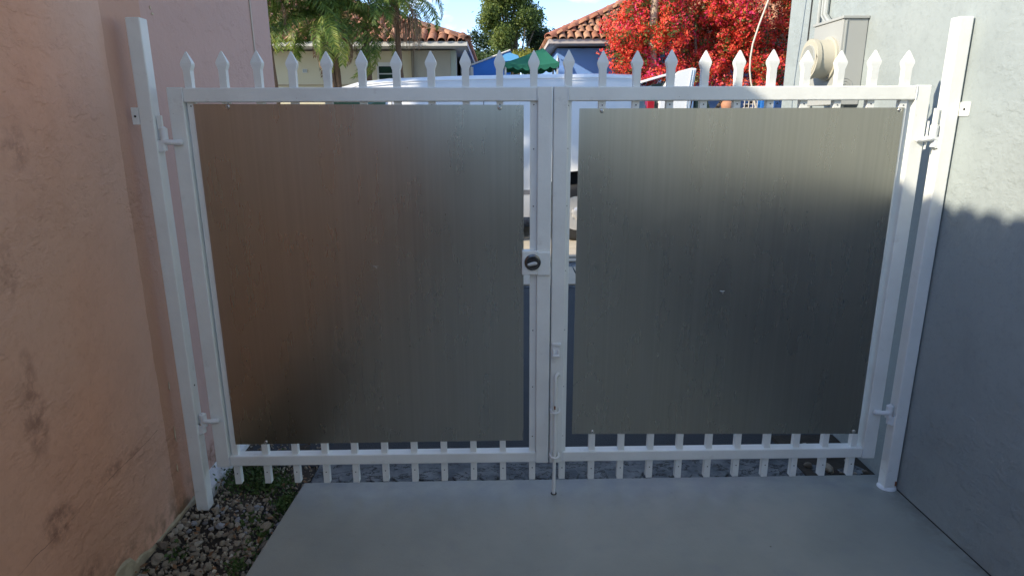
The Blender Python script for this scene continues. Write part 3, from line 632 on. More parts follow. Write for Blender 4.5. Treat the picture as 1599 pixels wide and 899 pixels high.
# ------------------------------------------------------------------ van
def build_van():
    Y0 = 5.93; W2 = .99; XF, XB = -3.55, 1.62
    t = thing('van', 'large white cargo van parked across the drive behind the gate', 'van', (-.9, Y0+W2, 0))
    def bot(x): return .30
    st = []   # stations: x, roof z, half width factor, belt z
    for x, zt, wf, sh in [(-3.55, .75, .80, .0), (-3.5, .98, .88, 0), (-3.3, 1.10, .94, 0), (-2.85, 1.20, 1, 0), (-2.72, 1.30, 1, .1), (-2.42, 1.72, 1, .45), (-2.18, 1.965, 1, .8), (-1.98, 2.022, 1, .92), (-1.6, 2.062, 1, 1), (-.8, 2.085, 1, 1), (.2, 2.100, 1, 1), (1.2, 2.105, 1, 1), (1.55, 2.095, .985, 1), (1.62, 2.04, .965, 1)]:
        w = W2*wf; ins = .15*sh
        hz = zt-bot(x)
        pts = [(w*.96, bot(x)), (w, bot(x)+.18), (w*1.0, bot(x)+.36), (w*.99, bot(x)+hz*.5), (w-ins*.5, bot(x)+hz*.78), (w-ins*.82-.012, zt-.12*max(sh, .35)), (w-ins-.035, zt-.045*max(sh, .35)), (w-ins-.10, zt-.012), (w-ins-.28, zt+.008), (0, zt+.022)]
        pts = pts + [(-a, b) for a, b in reversed(pts[:-1])]
        st.append([(x, Y0+W2+a, b) for a, b in pts])
    n = len(st[0]); vs = [p for s_ in st for p in s_]
    fs = [(i*n+k, i*n+(k+1) % n, (i+1)*n+(k+1) % n, (i+1)*n+k) for i in range(len(st)-1) for k in range(n)]
    fs += [tuple(range(n)), tuple((len(st)-1)*n+k for k in range(n))]
    m = MB(); m.add(vs, fs); body = m.build('body', [VANW, RUBBER], t, smooth=True)
    # wheel arches cut with a cylinder, applied at once
    cut = MB()
    for xw in (.86, -2.62):
        for sy in (Y0-.1, Y0+2*W2-.25): cut.tube([(xw, sy, .40), (xw, sy+.35, .40)], .50, 32, 0)
    co = cut.build('arch_cutter', [RUBBER], None)
    bo = body.modifiers.new('b', 'BOOLEAN'); bo.object = co; bo.operation = 'DIFFERENCE'; bo.solver = 'EXACT'
    bpy.context.view_layer.update()
    dg = bpy.context.evaluated_depsgraph_get(); me = bpy.data.meshes.new_from_object(body.evaluated_get(dg))
    body.modifiers.clear(); body.data = me; bpy.data.objects.remove(co)
    bw = worldof(body)
    for p in me.polygons:
        c = p.center + bw
        for xw in (.86, -2.62):
            if math.hypot(c.x-xw, c.z-.40) < .505 and c.z > .2 and Y0+.03 < c.y < Y0+2*W2-.03: p.material_index = 1
        if c.z < .305: p.material_index = 1
    if 'sharp_face' not in me.attributes: me.shade_smooth()
    for sy in (Y0, Y0+2*W2):
        s = 1 if sy == Y0 else -1
        for xw in (.86, -2.62):
            wl = thing_part = MB(); yc = sy + s*.13
            prof = [(-.11, .22), (-.115, .30), (-.10, .345), (-.07, .368), (.07, .368), (.10, .345), (.115, .22)]
            m = MB(); m.tube([(xw, yc+a*s, .355) for a, r in prof], [r for a, r in prof], 32); ty = m.build('wheel', RUBBER, t, smooth=True)
            rm = MB(); rp = [(-.100, .215), (-.118, .222), (-.120, .205), (-.085, .185), (-.075, .13), (-.105, .10), (-.125, .07), (-.127, .02)]
            rm.tube([(xw, yc+a*s, .355) for a, r in rp], [r for a, r in rp], 32); rm.build('rim', CHROME, ty, smooth=True)
            hl = MB()
            for k in range(8):
                a = k*math.pi/4+.2; hl.tube([(xw+.155*math.cos(a), yc-.088*s, .355+.155*math.sin(a)), (xw+.155*math.cos(a), yc-.0805*s, .355+.155*math.sin(a))], .026, 10)
            hl.build('hand_hole', DARK, ty)
            lg = MB()
            for k in range(8):
                a = k*math.pi/4; lg.tube([(xw+.085*math.cos(a), yc-.1*s, .355+.085*math.sin(a)), (xw+.085*math.cos(a), yc-.127*s, .355+.085*math.sin(a))], .012, 6)
            lg.build('wheel_nut', CHROME, ty)
    # drip rail, side glass, seams
    for s, yy in ((1, Y0), (-1, Y0+2*W2)):
        g = MB(); rail = [(-2.18, .135, 1.905), (-1.95, .128, 1.968), (-1.6, .128, 2.008), (-.8, .128, 2.030), (.2, .128, 2.045), (1.2, .128, 2.05), (1.57, .135, 2.035)]
        g.tube([(x, yy+s*(a-.002), z-.006) for x, a, z in rail], [.010]*7, 6); g.build('drip_rail', VANW, t, smooth=True)
        # glass follows the tumblehome
        g = MB(); P = [(-2.50, .040, 1.40), (-2.24, .105, 1.80), (-2.16, .119, 1.868), (-1.68, .124, 1.892), (-1.60, .105, 1.82), (-1.60, .040, 1.38)]
        g.add([(x, yy+s*(a-.022), z) for x, a, z in P] + [(x, yy+s*(a+.05), z) for x, a, z in P], [(0, 1, 4, 5), (1, 2, 3, 4), (6, 7, 10, 11), (7, 8, 9, 10)] + [(i, (i+1) % 6, (i+1) % 6+6, i+6) for i in range(6)])
        g.build('side_window', GLASSG, t)
        for xs in (-1.52, -.35):
            g = MB(); g.tube([(xs, yy+s*(a-.0015), z) for a, z in ((.0, .62), (.012, 1.1), (.075, 1.69), (.112, 1.93))], .0035, 4); g.build('door_seam', DARK, t)
        MB().box(-1.7, -1.5, *sorted((yy-s*.018, yy+s*.02)), 1.13, 1.16).build('door_handle', RUBBER, t)
        MB().box(-2.1, .3, *sorted((yy-s*.006, yy+s*.02)), .60, .66).build('rub_strip', simple('grey_strip', (.2, .2, .2), .6), t)
    ws = MB(); ws.add([(-2.735, Y0+.16, 1.315), (-2.735, Y0+2*W2-.16, 1.315), (-2.225, Y0+2*W2-.26, 1.935), (-2.225, Y0+.26, 1.935), (-2.70, Y0+.16, 1.30), (-2.70, Y0+2*W2-.16, 1.30), (-2.19, Y0+2*W2-.26, 1.91), (-2.19, Y0+.26, 1.91)], [(0, 1, 2, 3), (4, 5, 6, 7), (0, 1, 5, 4), (1, 2, 6, 5), (2, 3, 7, 6), (3, 0, 4, 7)]); ws.build('windshield', GLASS, t)
    MB().box(1.60, 1.72, Y0+.05, Y0+2*W2-.05, .38, .56).build('rear_bumper', CHROME, t, bevel=.02)
    MB().box(-3.66, -3.5, Y0+.1, Y0+2*W2-.1, .36, .58).build('front_bumper', CHROME, t, bevel=.03)
    MB().box(-3.56, -3.50, Y0+.5, Y0+2*W2-.5, .66, .88).build('grille', RUBBER, t, bevel=.01)
    for yy in (Y0+.27, Y0+2*W2-.27): MB().box(-3.56, -3.48, yy-.13, yy+.13, .66, .86).build('headlight', SILVER, t, bevel=.02)
    for yy in (Y0+.10, Y0+2*W2-.10): MB().box(1.585, 1.625, yy-.05, yy+.05, .85, 1.25).build('tail_light', REDL, t, bevel=.01)
    m = MB(); m.tube([(-2.2, Y0+.02, 1.35), (-2.25, Y0-.16, 1.36)], .018, 8); m.box(-2.28, -2.22, Y0-.33, Y0-.14, 1.22, 1.50); m.build('wing_mirror', RUBBER, t, bevel=.015)
    t.rotation_euler = (0, 0, R(-2.4))
    return t
build_van()

# ------------------------------------------------------------------ white hatchback with raised tailgate
def build_car():
    Y0 = 8.15
    t = thing('hatchback_car', 'white car with raised tailgate, partly hidden behind the van', 'car', (3.2, 9.0, 0))
    # car faces +x away to the right of the van's tail; side profile prism
    prof = [(2.16, .45), (2.14, 1.2), (2.19, 1.80), (2.26, 2.12), (2.6, 2.12), (2.62, 1.72), (3.0, 1.55), (4.1, 1.45), (4.9, 1.15), (5.0, .5)]
    m = MB(); m.prism([(2.20, .40), (2.17, 1.1), (2.19, 1.62), (2.36, 1.72), (3.2, 1.72), (3.9, 1.30), (5.0, 1.15), (5.15, .45)], Y0+.05, Y0+1.7)
    m.build('body', VANW, t, bevel=.05)
    MB().prism([(2.17, 1.70), (2.25, 2.08), (2.52, 2.13), (2.50, 1.72)], Y0+.10, Y0+1.62).build('rear_window', GLASS, t, bevel=.01)
    MB().prism([(2.165, 2.125), (2.56, 2.235), (2.58, 2.275), (2.16, 2.165)], Y0+.02, Y0+1.66).build('roof', VANW, t, bevel=.008)
    tg = MB().prism([(2.36, 1.60), (2.47, 1.60), (2.86, 1.60), (2.90, 2.04), (2.935, 2.32), (2.86, 2.33), (2.66, 2.28), (2.48, 2.13), (2.38, 1.95)], Y0-.02, Y0+.10).build('tailgate', VANW, t, bevel=.012)
    for a, b_ in ((2.80, 2.865), (2.835, 2.90)):
        MB().tube([(a, Y0-.03, 1.60), (a+.015, Y0-.03, 1.95), (b_-.01, Y0-.03, 2.30)], .009, 6).build('chrome_strip', SILVER, tg)
    MB().box(2.185, 2.30, Y0+.0, Y0+.2, 1.45, 1.84).build('tail_light', REDL, t, bevel=.01)
    MB().prism([(2.95, 1.60), (2.95, 1.86), (3.15, 1.86), (3.25, 1.60)], Y0+.02, Y0+.1).build('side_window', GLASS, t, bevel=.005)
    for xw in (2.75, 4.5):
        w_ = MB(); w_.tube([(xw, Y0+.02, .33), (xw, Y0+.25, .33)], .33, 24); wo = w_.build('wheel', RUBBER, t, smooth=True)
        r_ = MB(); r_.tube([(xw, Y0+.005, .33), (xw, Y0+.03, .33)], .2, 20); r_.build('rim', SILVER, wo)
build_car()
gw = thing('garden_wall', 'dark low wall under the bougainvillea behind the car', 'wall', (4.6, 9.3, 0))
for r in range(8):
    for k in range(9):
        x0 = 3.02+k*.4+(.2 if r % 2 else 0)
        MB().box(x0, x0+.392, 9.15, 9.35, r*.205, r*.205+.198).build('block', bpy.data.materials.get('dark_block') or simple('dark_block', (.05, .05, .05), .9, var=.4), gw)
pt = MB(); prof = [(.0, .06), (.02, .075), (.10, .105), (.16, .115), (.20, .10), (.215, .085), (.235, .10), (.25, .095)]
pt.tube([(3.86, 9.25, 1.64+z) for z, r in prof], [r for z, r in prof], 20); tag(pt.build('clay_pot', TERRA, smooth=True), 'rounded terracotta coloured pot under the bougainvillea', 'pot')
bb = thing('plastic_crate', 'blue plastic crate under the bougainvillea near the grey house', 'crate', (4.53, 9.25, 1.64))
MB().box(4.42, 4.66, 9.15, 9.35, 1.64, 1.92).build('tub', BIN, bb, bevel=.01)
MB().box(4.405, 4.675, 9.135, 9.365, 1.92, 1.945).build('rim', BIN, bb, bevel=.005)
rk = thing('wire_rack', 'thin pale wire rack beside the blue crate', 'rack', (4.25, 9.2, 1.64))
for k in range(4): MB().tube([(4.12, 9.2, 1.68+k*.06), (4.38, 9.2, 1.68+k*.06)], .007, 5).build('wire', WHITEC, rk)
for k in range(4): MB().tube([(4.14+k*.075, 9.19, 1.64), (4.14+k*.075, 9.19, 1.9)], .007, 5).build('wire', WHITEC, rk)

# ------------------------------------------------------------------ tiled houses
def hip_house(name, label, cx0, cx1, y0, y1, ez, t_, ovh, wallfn, tile_mat, ridge_mat, fascia_mat, tw, tl, vis, rotz=0, piv=(0, 0)):
    """roof rectangle (eave line) x cx0..cx1, y y0..y1; slope t_; 'vis' picks tiles that show largest."""
    t = thing(name, label, 'house', ((cx0+cx1)/2, y0, 0))
    rp = wallfn(t)
    D = (y1-y0)/2; rx0, rx1 = cx0+D, cx1-D; ry = y0+D; rz = ez+D*t_
    m = MB(); V = [(cx0, y0, ez), (cx1, y0, ez), (cx1, y1, ez), (cx0, y1, ez), (rx0, ry, rz), (rx1, ry, rz)]
    V2 = [(a, b, c-.05) for a, b, c in V]
    m.add(V+V2, [(0, 1, 5, 4), (1, 2, 5), (2, 3, 4, 5), (3, 0, 4), (6, 7, 11, 10), (7, 8, 11), (8, 9, 10, 11), (9, 6, 10), (0, 1, 7, 6), (1, 2, 8, 7), (2, 3, 9, 8), (3, 0, 6, 9)])
    roof = m.build('roof', UNDER, t)
    f = MB(); f.box(cx0, cx1, y0-.02, y0, ez-.085, ez+.0); f.box(cx0-.02, cx0, y0-.02, y1, ez-.085, ez); f.box(cx1, cx1+.02, y0-.02, y1, ez-.085, ez)
    f.build('fascia', fascia_mat, t)
    MB().box(cx0+.01, cx1-.01, y0+.002, y1, ez-.08, ez-.06).build('soffit', fascia_mat, t)
    T = barrel(tw*.46, tl*1.18, 'roof_tile', tile_mat, 6, .014); a = math.atan(t_); ca, sa = math.cos(a), math.sin(a)
    stuff = MB(); tv_ = [v.co.copy() for v in T.vertices]; tf_ = [tuple(p.vertices) for p in T.polygons]
    cand = []
    nr = int(D/ca/tl)
    for r in range(nr):
        s = r*tl*ca; y = y0 - .05 + s; z = ez + (s-.05)*t_ + .012
        xa, xb = cx0+s+tw*.3, cx1-s-tw*.3; k = int((xb-xa)/tw)
        for i in range(k+1):
            x = (cx0+cx1)/2 + (i-k/2)*tw
            cand.append((x, y, z, 0))
        # right/left side slopes too (x sides)
    for side in (-1, 1):
        for r in range(nr):
            s = r*tl*ca; z = ez+(s-.05)*t_+.012; x = (cx1+.05-s) if side > 0 else (cx0-.05+s)
            k = int((y1-y0-2*s)/tw)
            for i in range(k+1):
                cand.append((x, (y0+y1)/2+(i-k/2)*tw, z, side))
    cand.sort(key=lambda c: (not vis(c[0], c[1], c[2], c[3]), c[1]))
    for i, (x, y, z, sd) in enumerate(cand):
        rot = Euler((random.uniform(-.02, .02), -a+random.uniform(-.012, .012), (math.pi/2 if sd == 0 else (math.pi if sd > 0 else 0))+random.uniform(-.02, .02)))
        if i < 290: inst('roof_tile', T, roof, (x, y, z), rot)
        else:
            Mx = Matrix.Translation((x, y, z)) @ rot.to_matrix().to_4x4(); stuff.add([Mx @ v for v in tv_], tf_)
    if stuff.v: tag(stuff.build('roof_tiles', tile_mat, roof), kind='stuff')
    # hip caps
    HC = barrel(.105, .40, 'ridge_tile', ridge_mat, 8, .018)
    for (A, B) in (((cx0, y0, ez), (rx0, ry, rz)), ((cx1, y0, ez), (rx1, ry, rz)), ((rx0, ry, rz), (rx1, ry, rz))):
        A, B = Vector(A), Vector(B); d = (B-A); L = d.length; d.normalize(); n = int(L/.33)
        yaw = math.atan2(d.y, d.x); pit = -math.asin(d.z)
        for i in range(n+1): 
            p = A + d*(i*.33-.04); inst('ridge_tile', HC, roof, (p.x, p.y, p.z+.035), Euler((random.uniform(-.03, .03), pit-.04, yaw)))
    return t
def lh_wall(t):
    MB().box(-9.5, -1.95, 11.6, 19, -.1, 2.95).build('wall', CREAM, t)
    MB().box(-1.949, -1.19, 11.55, 18, -.1, 2.95).build('wall', GREIGE, t)
    MB().box(-2.0, -1.95, 11.5, 11.598, -.1, 2.95).build('corner_trim', simple('dark_trim', (.22, .19, .14), .8), t)
    MB().box(-1.188, -1.08, 11.56, 11.9, -.1, 2.95).build('wall', GREENISH, t)
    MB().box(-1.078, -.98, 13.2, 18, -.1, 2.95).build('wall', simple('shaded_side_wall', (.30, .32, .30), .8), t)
    win = MB().box(-2.72, -2.36, 11.55, 11.598, 1.2, 2.72).build('window', FASC, t)
    MB().box(-2.68, -2.40, 11.535, 11.549, 1.25, 2.64).build('pane', GLASSG, win)
    for k in range(9): MB().box(-2.68, -2.40, 11.522, 11.534, 1.32+k*.145, 1.345+k*.145).build('louvre', PIPE, win)
    mp_ = MB().box(-4.27, -4.17, 11.585, 11.598, 2.52, 2.60).build('wall_vent', FASC, t)
    MB().box(-4.26, -4.225, 11.578, 11.5845, 2.53, 2.59).build('vent_pane', PIPE, mp_); MB().box(-4.215, -4.18, 11.578, 11.5845, 2.53, 2.59).build('vent_pane', PIPE, mp_)
    MB().box(-9, -2.9, 11.57, 11.598, 2.27, 2.29).build('plaster_band', simple('band', (.40, .31, .20), .8), t)
hip_house('cream_house', 'cream walled house with orange barrel tile hip roof behind the palms', -10.2, -.83, 11, 19.4, 3.06, .40, .5, lh_wall, TILE_O, TILE_O, FASC, .20, .36, lambda x, y, z, s: s == 0 and x > -5.2)
def bh_wall(t):
    MB().box(1.02, 8, 11.5, 18, -.1, 2.98).build('wall', BLUEW, t)
    l_ = MB(); l_.tube([(1.02, 11.46, 2.80), (1.02, 11.40, 2.82), (1.02, 11.36, 2.76)], .012, 6); lo = l_.build('wall_lamp', PIPE, t)
    q = MB(); q.tube([(1.02, 11.36, 2.78), (1.02, 11.36, 2.68)], [.02, .045], 12); q.build('lamp_shade', SILVER, lo)
    s_ = MB().box(1.05, 1.2, 11.46, 11.498, .2, 2.6).build('downpipe', BLUEW, t)
hip_house('blue_house', 'sky blue house with weathered brown barrel tile hip roof', .82, 8.6, 11, 18.4, 3.10, .52, .5, bh_wall, TILE_B, TILE_R, FASCB, .165, .30, lambda x, y, z, s: s == 0 and x < 3.2)

# ------------------------------------------------------------------ canopies
def canopy(name, label, cx, cy, hx, hy, ze, za, mat, post_mat, val=.12, apx=0):
    t = thing(name, label, 'canopy', (cx, cy, 0))
    m = MB(); n = 10; vs = []; fs = []
    # four cloth sides sagging a little towards the apex
    for sd, (ax, ay) in enumerate(((-1, -1), (1, -1), (1, 1), (-1, 1))):
        bx, by = ((1, -1), (1, 1), (-1, 1), (-1, -1))[sd]; k0 = len(vs)
        for j in range(n+1):
            v = j/n; h = ze+(za-ze)*(v**1.15); 
            for i in range(n+1):
                u = i/n; x = cx + apx*v + ((ax*(1-u)+bx*u)*hx)*(1-v); y = cy + ((ay*(1-u)+by*u)*hy)*(1-v)
                vs.append((x, y, h - .05*math.sin(math.pi*u)*(1-v)))
        for j in range(n):
            for i in range(n): q = k0+j*(n+1)+i; fs.append((q, q+1, q+n+2, q+n+1))
    m.add(vs, fs); m.build('roof_cloth', mat, t, smooth=True)
    v = MB()
    for sd in range(4):
        a = ((-1, -1), (1, -1), (1, 1), (-1, 1))[sd]; b = ((1, -1), (1, 1), (-1, 1), (-1, -1))[sd]; n2 = 48; vs = []
        for i in range(n2+1):
            u = i/n2; x = cx+(a[0]*(1-u)+b[0]*u)*hx*1.002; y = cy+(a[1]*(1-u)+b[1]*u)*hy*1.002; top = ze-.05*math.sin(math.pi*u)
            vs += [(x, y, top), (x, y, top-val*(.55+.45*abs(math.sin(u*math.pi*6))))]
        v.add(vs, [(i*2, i*2+2, i*2+3, i*2+1) for i in range(n2)])
    v.build('valance', mat, t)
    for sx in (-1, 1):
        for sy in (-1, 1): MB().box(cx+sx*(hx-.03)-.015, cx+sx*(hx-.03)+.015, cy+sy*(hy-.03)-.015, cy+sy*(hy-.03)+.015, -.03, ze-.03).build('leg', post_mat, t)
    return t
canopy('green_canopy', 'dark green fabric canopy with scalloped edge beside the blue house', .40, 10.2, .50, .5, 2.55, 2.85, CANG, PIPE, val=.09, apx=.24)
bt = thing('blue_canopy', 'bright blue sloping canopy with white edge bar', 'canopy', (-.1, 13.4, 0))
MB().add([(-.78, 12.1, 2.70), (.06, 12.1, 3.00), (.25, 14.2, 3.02), (-.78, 14.2, 2.72), (-.78, 12.1, 2.2), (.06, 12.1, 2.2)], [(0, 1, 2, 3), (0, 1, 5, 4)]).build('roof_cloth', CANB, bt)
MB().tube([(-.80, 12.08, 2.705), (.06, 12.08, 3.01)], .018, 8).build('edge_bar', FASC, bt)
MB().add([(-.30, 12.06, 2.77), (.28, 12.06, 2.80), (.22, 12.06, 2.90), (.05, 12.06, 2.955), (-.05, 12.06, 2.93)], [(0, 1, 2, 3, 4)]).build('light_panel', CANL, bt)
for x, y in ((-.77, 12.12), (.05, 12.12), (-.77, 14.1), (.2, 14.1)): MB().box(x-.015, x+.015, y-.015, y+.015, -.03, 2.65).build('leg', FASC, bt)
MB().box(-.80, -.74, 12.0, 12.06, 2.2, 2.66).build('end_post', FASC, bt)

# ------------------------------------------------------------------ trees
def blobs_points(blobs, n, shell=.55):
    out = []; nrm = []
    vol = np.array([b[3]*b[4]*b[5] for b in blobs])**.75; cnt = (vol/vol.sum()*n).astype(int)
    for b, k in zip(blobs, cnt):
        d = np.random.normal(size=(k, 3)); d /= np.linalg.norm(d, axis=1)[:, None]
        r = np.random.uniform(0, 1, (k, 1))**(1/3.); r = shell + (1-shell)*r
        r = r*(1+.12*np.sin(d[:, :1]*9+b[0]*3)*np.cos(d[:, 2:3]*7))
        out.append(np.array(b[:3])+d*r*np.array(b[3:6])); nrm.append(d)
    return np.concatenate(out), np.concatenate(nrm)
def tree(name, label, base, h, blobs, n, size, leafm, trunk_r=.12, cat='tree', sub=None, limbs=9, shell=.3, group=None):
    t = thing(name, label, cat, base, group)
    B = Vector(base); rnd = random.Random(hash(label) & 255 if False else len(label))
    m = MB(); top = B+Vector((.1, 0, h)); m.tube([B, B.lerp(top, .35)+Vector((.08, 0, 0)), B.lerp(top, .7), top], [trunk_r, trunk_r*.8, trunk_r*.55, trunk_r*.3], 10)
    for i in range(limbs):
        b = blobs[i % len(blobs)]; c = Vector(b[:3]) + Vector((rnd.uniform(-.5, .5)*b[3], rnd.uniform(-.5, .5)*b[4], rnd.uniform(-.3, .6)*b[5])); s = B.lerp(top, rnd.uniform(.4, .9)); mid = s.lerp(c, .5)+Vector((0, 0, .12*h*rnd.random()))
        m.tube([s, mid, c], [trunk_r*.42, trunk_r*.28, trunk_r*.08], 6)
    m.build('trunk', BARK, t, smooth=True)
    P, N = blobs_points(blobs, n, shell)
    # clump the leaves
    k = max(1, n//14); C, CN = blobs_points(blobs, k, shell); P = np.repeat(C, 14, 0)+np.random.normal(0, size*1.9, (len(C)*14, 3)); N = np.repeat(CN, 14, 0)
    quads_object('crown', leaf_quads(P, size, out=N), leafm, t, base)
    return t
rb = random.Random(3)
def mkblobs(cx, cy, cz, rx, ry, rz, n, r):
    o = []
    for i in range(n):
        a = rb.uniform(0, 6.28); e = rb.uniform(-1, 1); q = rb.uniform(.35, 1); s = rb.uniform(.65, 1.2)*r
        o.append((cx+rx*q*math.cos(a)*math.sqrt(1-e*e), cy+ry*q*math.sin(a)*math.sqrt(1-e*e), cz+rz*q*e, s, s, s*.75))
    return o
tree('leafy_tree', 'tall light green tree rising between the two tiled roofs', (.35, 22, -.05), 5.0, mkblobs(.18, 22, 5.1, 1.3, 1.1, 1.15, 34, .36), 26000, .045, LEAF, .14, limbs=14)
tree('dark_tree', 'dark green bushy tree left of the tall light green tree', (-1.1, 24, -.05), 3.4, mkblobs(-.75, 24, 4.0, .75, .8, .8, 14, .45), 12000, .05, LEAFD, .1)
tree('dark_tree', 'dark green tree against the end of the weathered brown roof', (1.35, 23.5, -.05), 3.4, mkblobs(1.25, 23.5, 4.2, .55, .8, 1.0, 14, .4), 11000, .045, LEAFD, .1)
tree('yellow_shrub', 'yellow green shrub above the green canopy', (.55, 17, -.05), 3.0, mkblobs(.50, 17, 3.3, .35, .4, .22, 8, .2), 2500, .035, LEAFY, .04, cat='shrub')
tree('hedge_shrub', 'dark green rounded shrub behind the blue canopy', (-.7, 18, -.05), 2.4, mkblobs(-.4, 18, 3.1, .9, .6, .35, 12, .35), 9000, .04, leafmat('hedge_mid_leaf', [(0, (.03, .06, .015)), (.5, (.07, .11, .025)), (1, (.13, .17, .04))]), .07, cat='shrub')
# tree left of the drive, behind the pink house: it dapples the van
tree('shade_tree', 'broad tree standing left of the drive behind the pink house', (-6.2, 3.6, -.05), 5.0, mkblobs(-5.6, 3.3, 5.2, 1.3, 1.4, .8, 20, .36), 9000, .06, LEAF, .16, limbs=12)

# bougainvillea
bt_ = thing('bougainvillea', 'huge red and magenta bougainvillea in full bloom, right of the van', 'bush', (3.4, 9.9, -.03))
m = MB()
for i in range(7):
    x = 2.6+i*.42; m.tube([(3.2+.1*i, 10.0, -.05), (3.0+.15*i, 9.9+.05*i, 1.2), (x, 9.8, 2.4), (x+rb.uniform(-.3, .3), 9.9, 3.8)], [.05, .045, .03, .012], 7)
m.build('stem', BARK, bt_, smooth=True)
BB = []
for i in range(230):
    u = rb.random(); x = 1.95+u*4.2; zlo = 2.35 if x > 2.3 else 2.55; zhi = 3.3+1.2*min(1, max(0, (x-1.9)/1.3)) + .3*math.sin(x*3)
    z = rb.uniform(zlo, zhi); s = rb.uniform(.12, .34); BB.append((x, 9.95+rb.uniform(-.5, .5)+.25*math.sin(x*5+z*3), z, s, s, s*.85))
BB += [(1.75, 9.6, 2.73, .16, .12, .05), (1.9, 9.6, 2.75, .16, .14, .12), (1.98, 9.6, 3.0, .2, .2, .14), (2.1, 9.6, 2.50, .22, .2, .16), (2.05, 9.7, 3.75, .3, .2, .12), (2.35, 9.6, 2.3, .3, .2, .12), (3.3, 9.4, 2.25, .25, .2, .12), (3.9, 9.5, 2.15, .3, .3, .12), (4.5, 9.5, 2.1, .3, .3, .15), (2.75, 9.3, 2.3, .35, .2, .16), (2.95, 9.25, 2.05, .15, .2, .25), (4.9, 9.9, 2.4, .5, .3, .35), (4.2, 9.9, 2.45, .5, .3, .35), (3.6, 9.9, 2.45, .5, .3, .3), (5.3, 9.9, 2.3, .5, .3, .4)]
C, CN = blobs_points(BB, 8000, .5)
keep = ~((np.abs(C[:, 0]-2.55) < .13) & (C[:, 1] < 9.8) & (C[:, 2] > 3.12)); C, CN = C[keep], CN[keep]
sel = np.random.uniform(size=len(C)) < .84
Cb, Nb = C[sel], CN[sel]
k = 17; P = np.repeat(Cb, k, 0)+np.random.normal(0, .042, (len(Cb)*k, 3)); quads_object('bracts', leaf_quads(P, .0235, out=np.repeat(Nb, k, 0)), BRACT, bt_, (3.4, 9.9, 0))['kind'] = 'stuff'
C2, N2 = blobs_points(BB, 3300, .35)
keep = ~((np.abs(C2[:, 0]-2.55) < .13) & (C2[:, 1] < 9.8) & (C2[:, 2] > 3.12)); C2, N2 = C2[keep], N2[keep]
k = 13; P = np.repeat(C2, k, 0)+np.random.normal(0, .05, (len(C2)*k, 3)); quads_object('foliage', leaf_quads(P, .026, out=np.repeat(N2, k, 0)), BLEAF, bt_, (3.4, 9.9, 0))['kind'] = 'stuff'
up_ = MB(); up_.tube([(2.585, 9.74, -.05), (2.587, 9.74, 2.6), (2.59, 9.74, 6)], [.085, .08, .075], 12); tag(up_.build('wooden_pole', POLE, smooth=True), 'weathered tan wooden pole rising through the bougainvillea', 'pole')

# ------------------------------------------------------------------ palms
def frond_mesh(name, L, droop, mat, seed, n=34, ll=.30, lw=.018, hang=.5, bare=.12, a0=62):
    rnd = random.Random(seed); m = MB(); pts = []
    # rachis arc in the XZ plane: leaves rising, then bends over
    x = z = 0; a = R(a0)
    N = 24
    for i in range(N+1):
        pts.append(Vector((x, 0, z))); s = L/N; x += math.cos(a)*s; z += math.sin(a)*s; a -= droop/N*(.55+.9*i/N)
    m.tube(pts[::3]+[pts[-1]] if pts[-1] != pts[::3][-1] else pts[::3], [max(.003, .014*(1-i/9)) for i in range(len(pts[::3]+([pts[-1]] if pts[-1] != pts[::3][-1] else [])))], 5)
    for i in range(n):
        u = bare+(1-bare)*i/(n-1); k = min(N-1, int(u*N)); p = pts[k].lerp(pts[k+1], u*N-k) if k < N else pts[N]; d = (pts[k+1]-pts[k]).normalized()
        ln = ll*(.35+.65*math.sin(math.pi*min(1, .12+u*.9)))*rnd.uniform(.85, 1.1)
        for sd in (-1, 1):
            side = Vector((0, sd, 0)); dirv = (side*rnd.uniform(.55, .95) + d*rnd.uniform(.4, .9) + Vector((0, 0, rnd.uniform(-.25, .35)))).normalized(); mid = p+dirv*ln*.5
            tip = mid + (dirv*(1-hang)+Vector((rnd.uniform(-.1, .1), 0, -hang*rnd.uniform(.8, 1.9)))).normalized()*ln*.5
            wv = d.cross(dirv).cross(dirv).normalized()*lw*.5
            m.add([p-wv*.5, p+wv*.5, mid+wv, mid-wv, tip], [(0, 1, 2, 3), (3, 2, 4)])
    return meshof(m, name, mat)
FM = [frond_mesh('frond', 1.25, R(d), FROND, s, n=56) for s, d in enumerate((95, 125, 150, 110))]
FD = [frond_mesh('dead_frond', .95, R(d), FRONDD, 20+s, n=24, ll=.20, lw=.022, hang=.8, a0=-12) for s, d in enumerate((85, 110))]
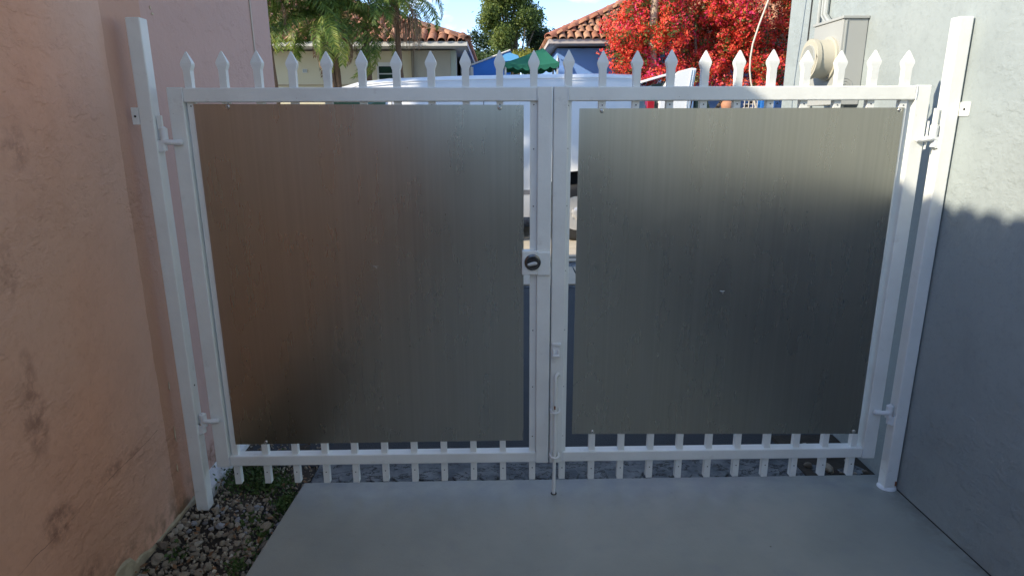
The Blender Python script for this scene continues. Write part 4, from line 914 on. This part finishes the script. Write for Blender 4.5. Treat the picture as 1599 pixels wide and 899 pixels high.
def palm(label, x, y, top, trunks, nf, seed, sc=1.0, lean=(0, 0), dead=6, spare=None):
    rnd = random.Random(seed); t = thing('palm_tree', label, 'palm', (x, y, -.05), 'palms in front of the cream house')
    for (bx, by, tz) in trunks:
        m = MB(); q = []
        for i in range(13):
            u = i/12; q.append((x+bx*(1-u)+.04*math.sin(u*5+bx*9), y+by*(1-u), -.05+(tz+.05)*u))
        m.tube(q, [.060-.016*i/12+(.006 if i % 2 else 0) for i in range(13)], 9); m.build('trunk', PALMT, t, smooth=True)
    for i in range(nf):
        az = i*2.39996+rnd.uniform(-.3, .3); tilt = R(rnd.uniform(-15, 75))
        if spare and spare(math.cos(az), math.sin(az), tilt): continue
        s = sc*rnd.uniform(.82, 1.12)
        inst('frond', rnd.choice(FM), t, (x+.03*math.cos(az), y+.03*math.sin(az), top+rnd.uniform(-.04, .06)), Euler((rnd.uniform(-.3, .3), tilt, az), 'XYZ'), s)
    for i in range(dead):
        az = i*2.1+rnd.uniform(-.4, .4)
        inst('dead_frond', rnd.choice(FD), t, (x+.02*math.cos(az), y+.02*math.sin(az), top-.04), Euler((rnd.uniform(-.3, .3), R(rnd.uniform(0, 40)), az), 'XYZ'), sc*rnd.uniform(.6, .95))
    return t
palm('clump palm with drooping green fronds directly beyond the pink wall', -3.05, 9.2, 3.16, [(-.05, 0, 3.18), (.28, .1, 3.13), (.12, .2, 3.1)], 36, 1, 1.04, dead=16)
palm('taller palm with brown hanging fronds in front of the orange roof', -1.93, 9.5, 3.62, [(.05, 0, 3.62)], 26, 2, .8, dead=12)
palm('palm half hidden by the upper edge of the pink wall', -3.98, 8.9, 3.72, [(0, 0, 3.75)], 30, 5, 1.1, dead=5)
palm('low palm with yellowing fronds between the other palms', -2.55, 9.9, 3.25, [(0, 0, 3.25)], 15, 9, .75, dead=4)
# tassels hanging from the taller palm
ts = MB()
for i in range(70):
    x = -1.93+random.uniform(-.05, .40); y = 9.35+random.uniform(-.1, .1); L = random.uniform(.2, .55); z = 3.25+random.uniform(-.15, .1)-abs(x+1.8)*.2
    ts.tube([(x, y, z), (x+.01, y, z-L*.5), (x+random.uniform(-.02, .03), y, z-L)], [.006, .005, .002], 4)
ts.build('fruit_tassels', FRONDD, [o for o in bpy.data.objects if o.name.startswith('palm_tree') and 'taller' in o['label']][0])
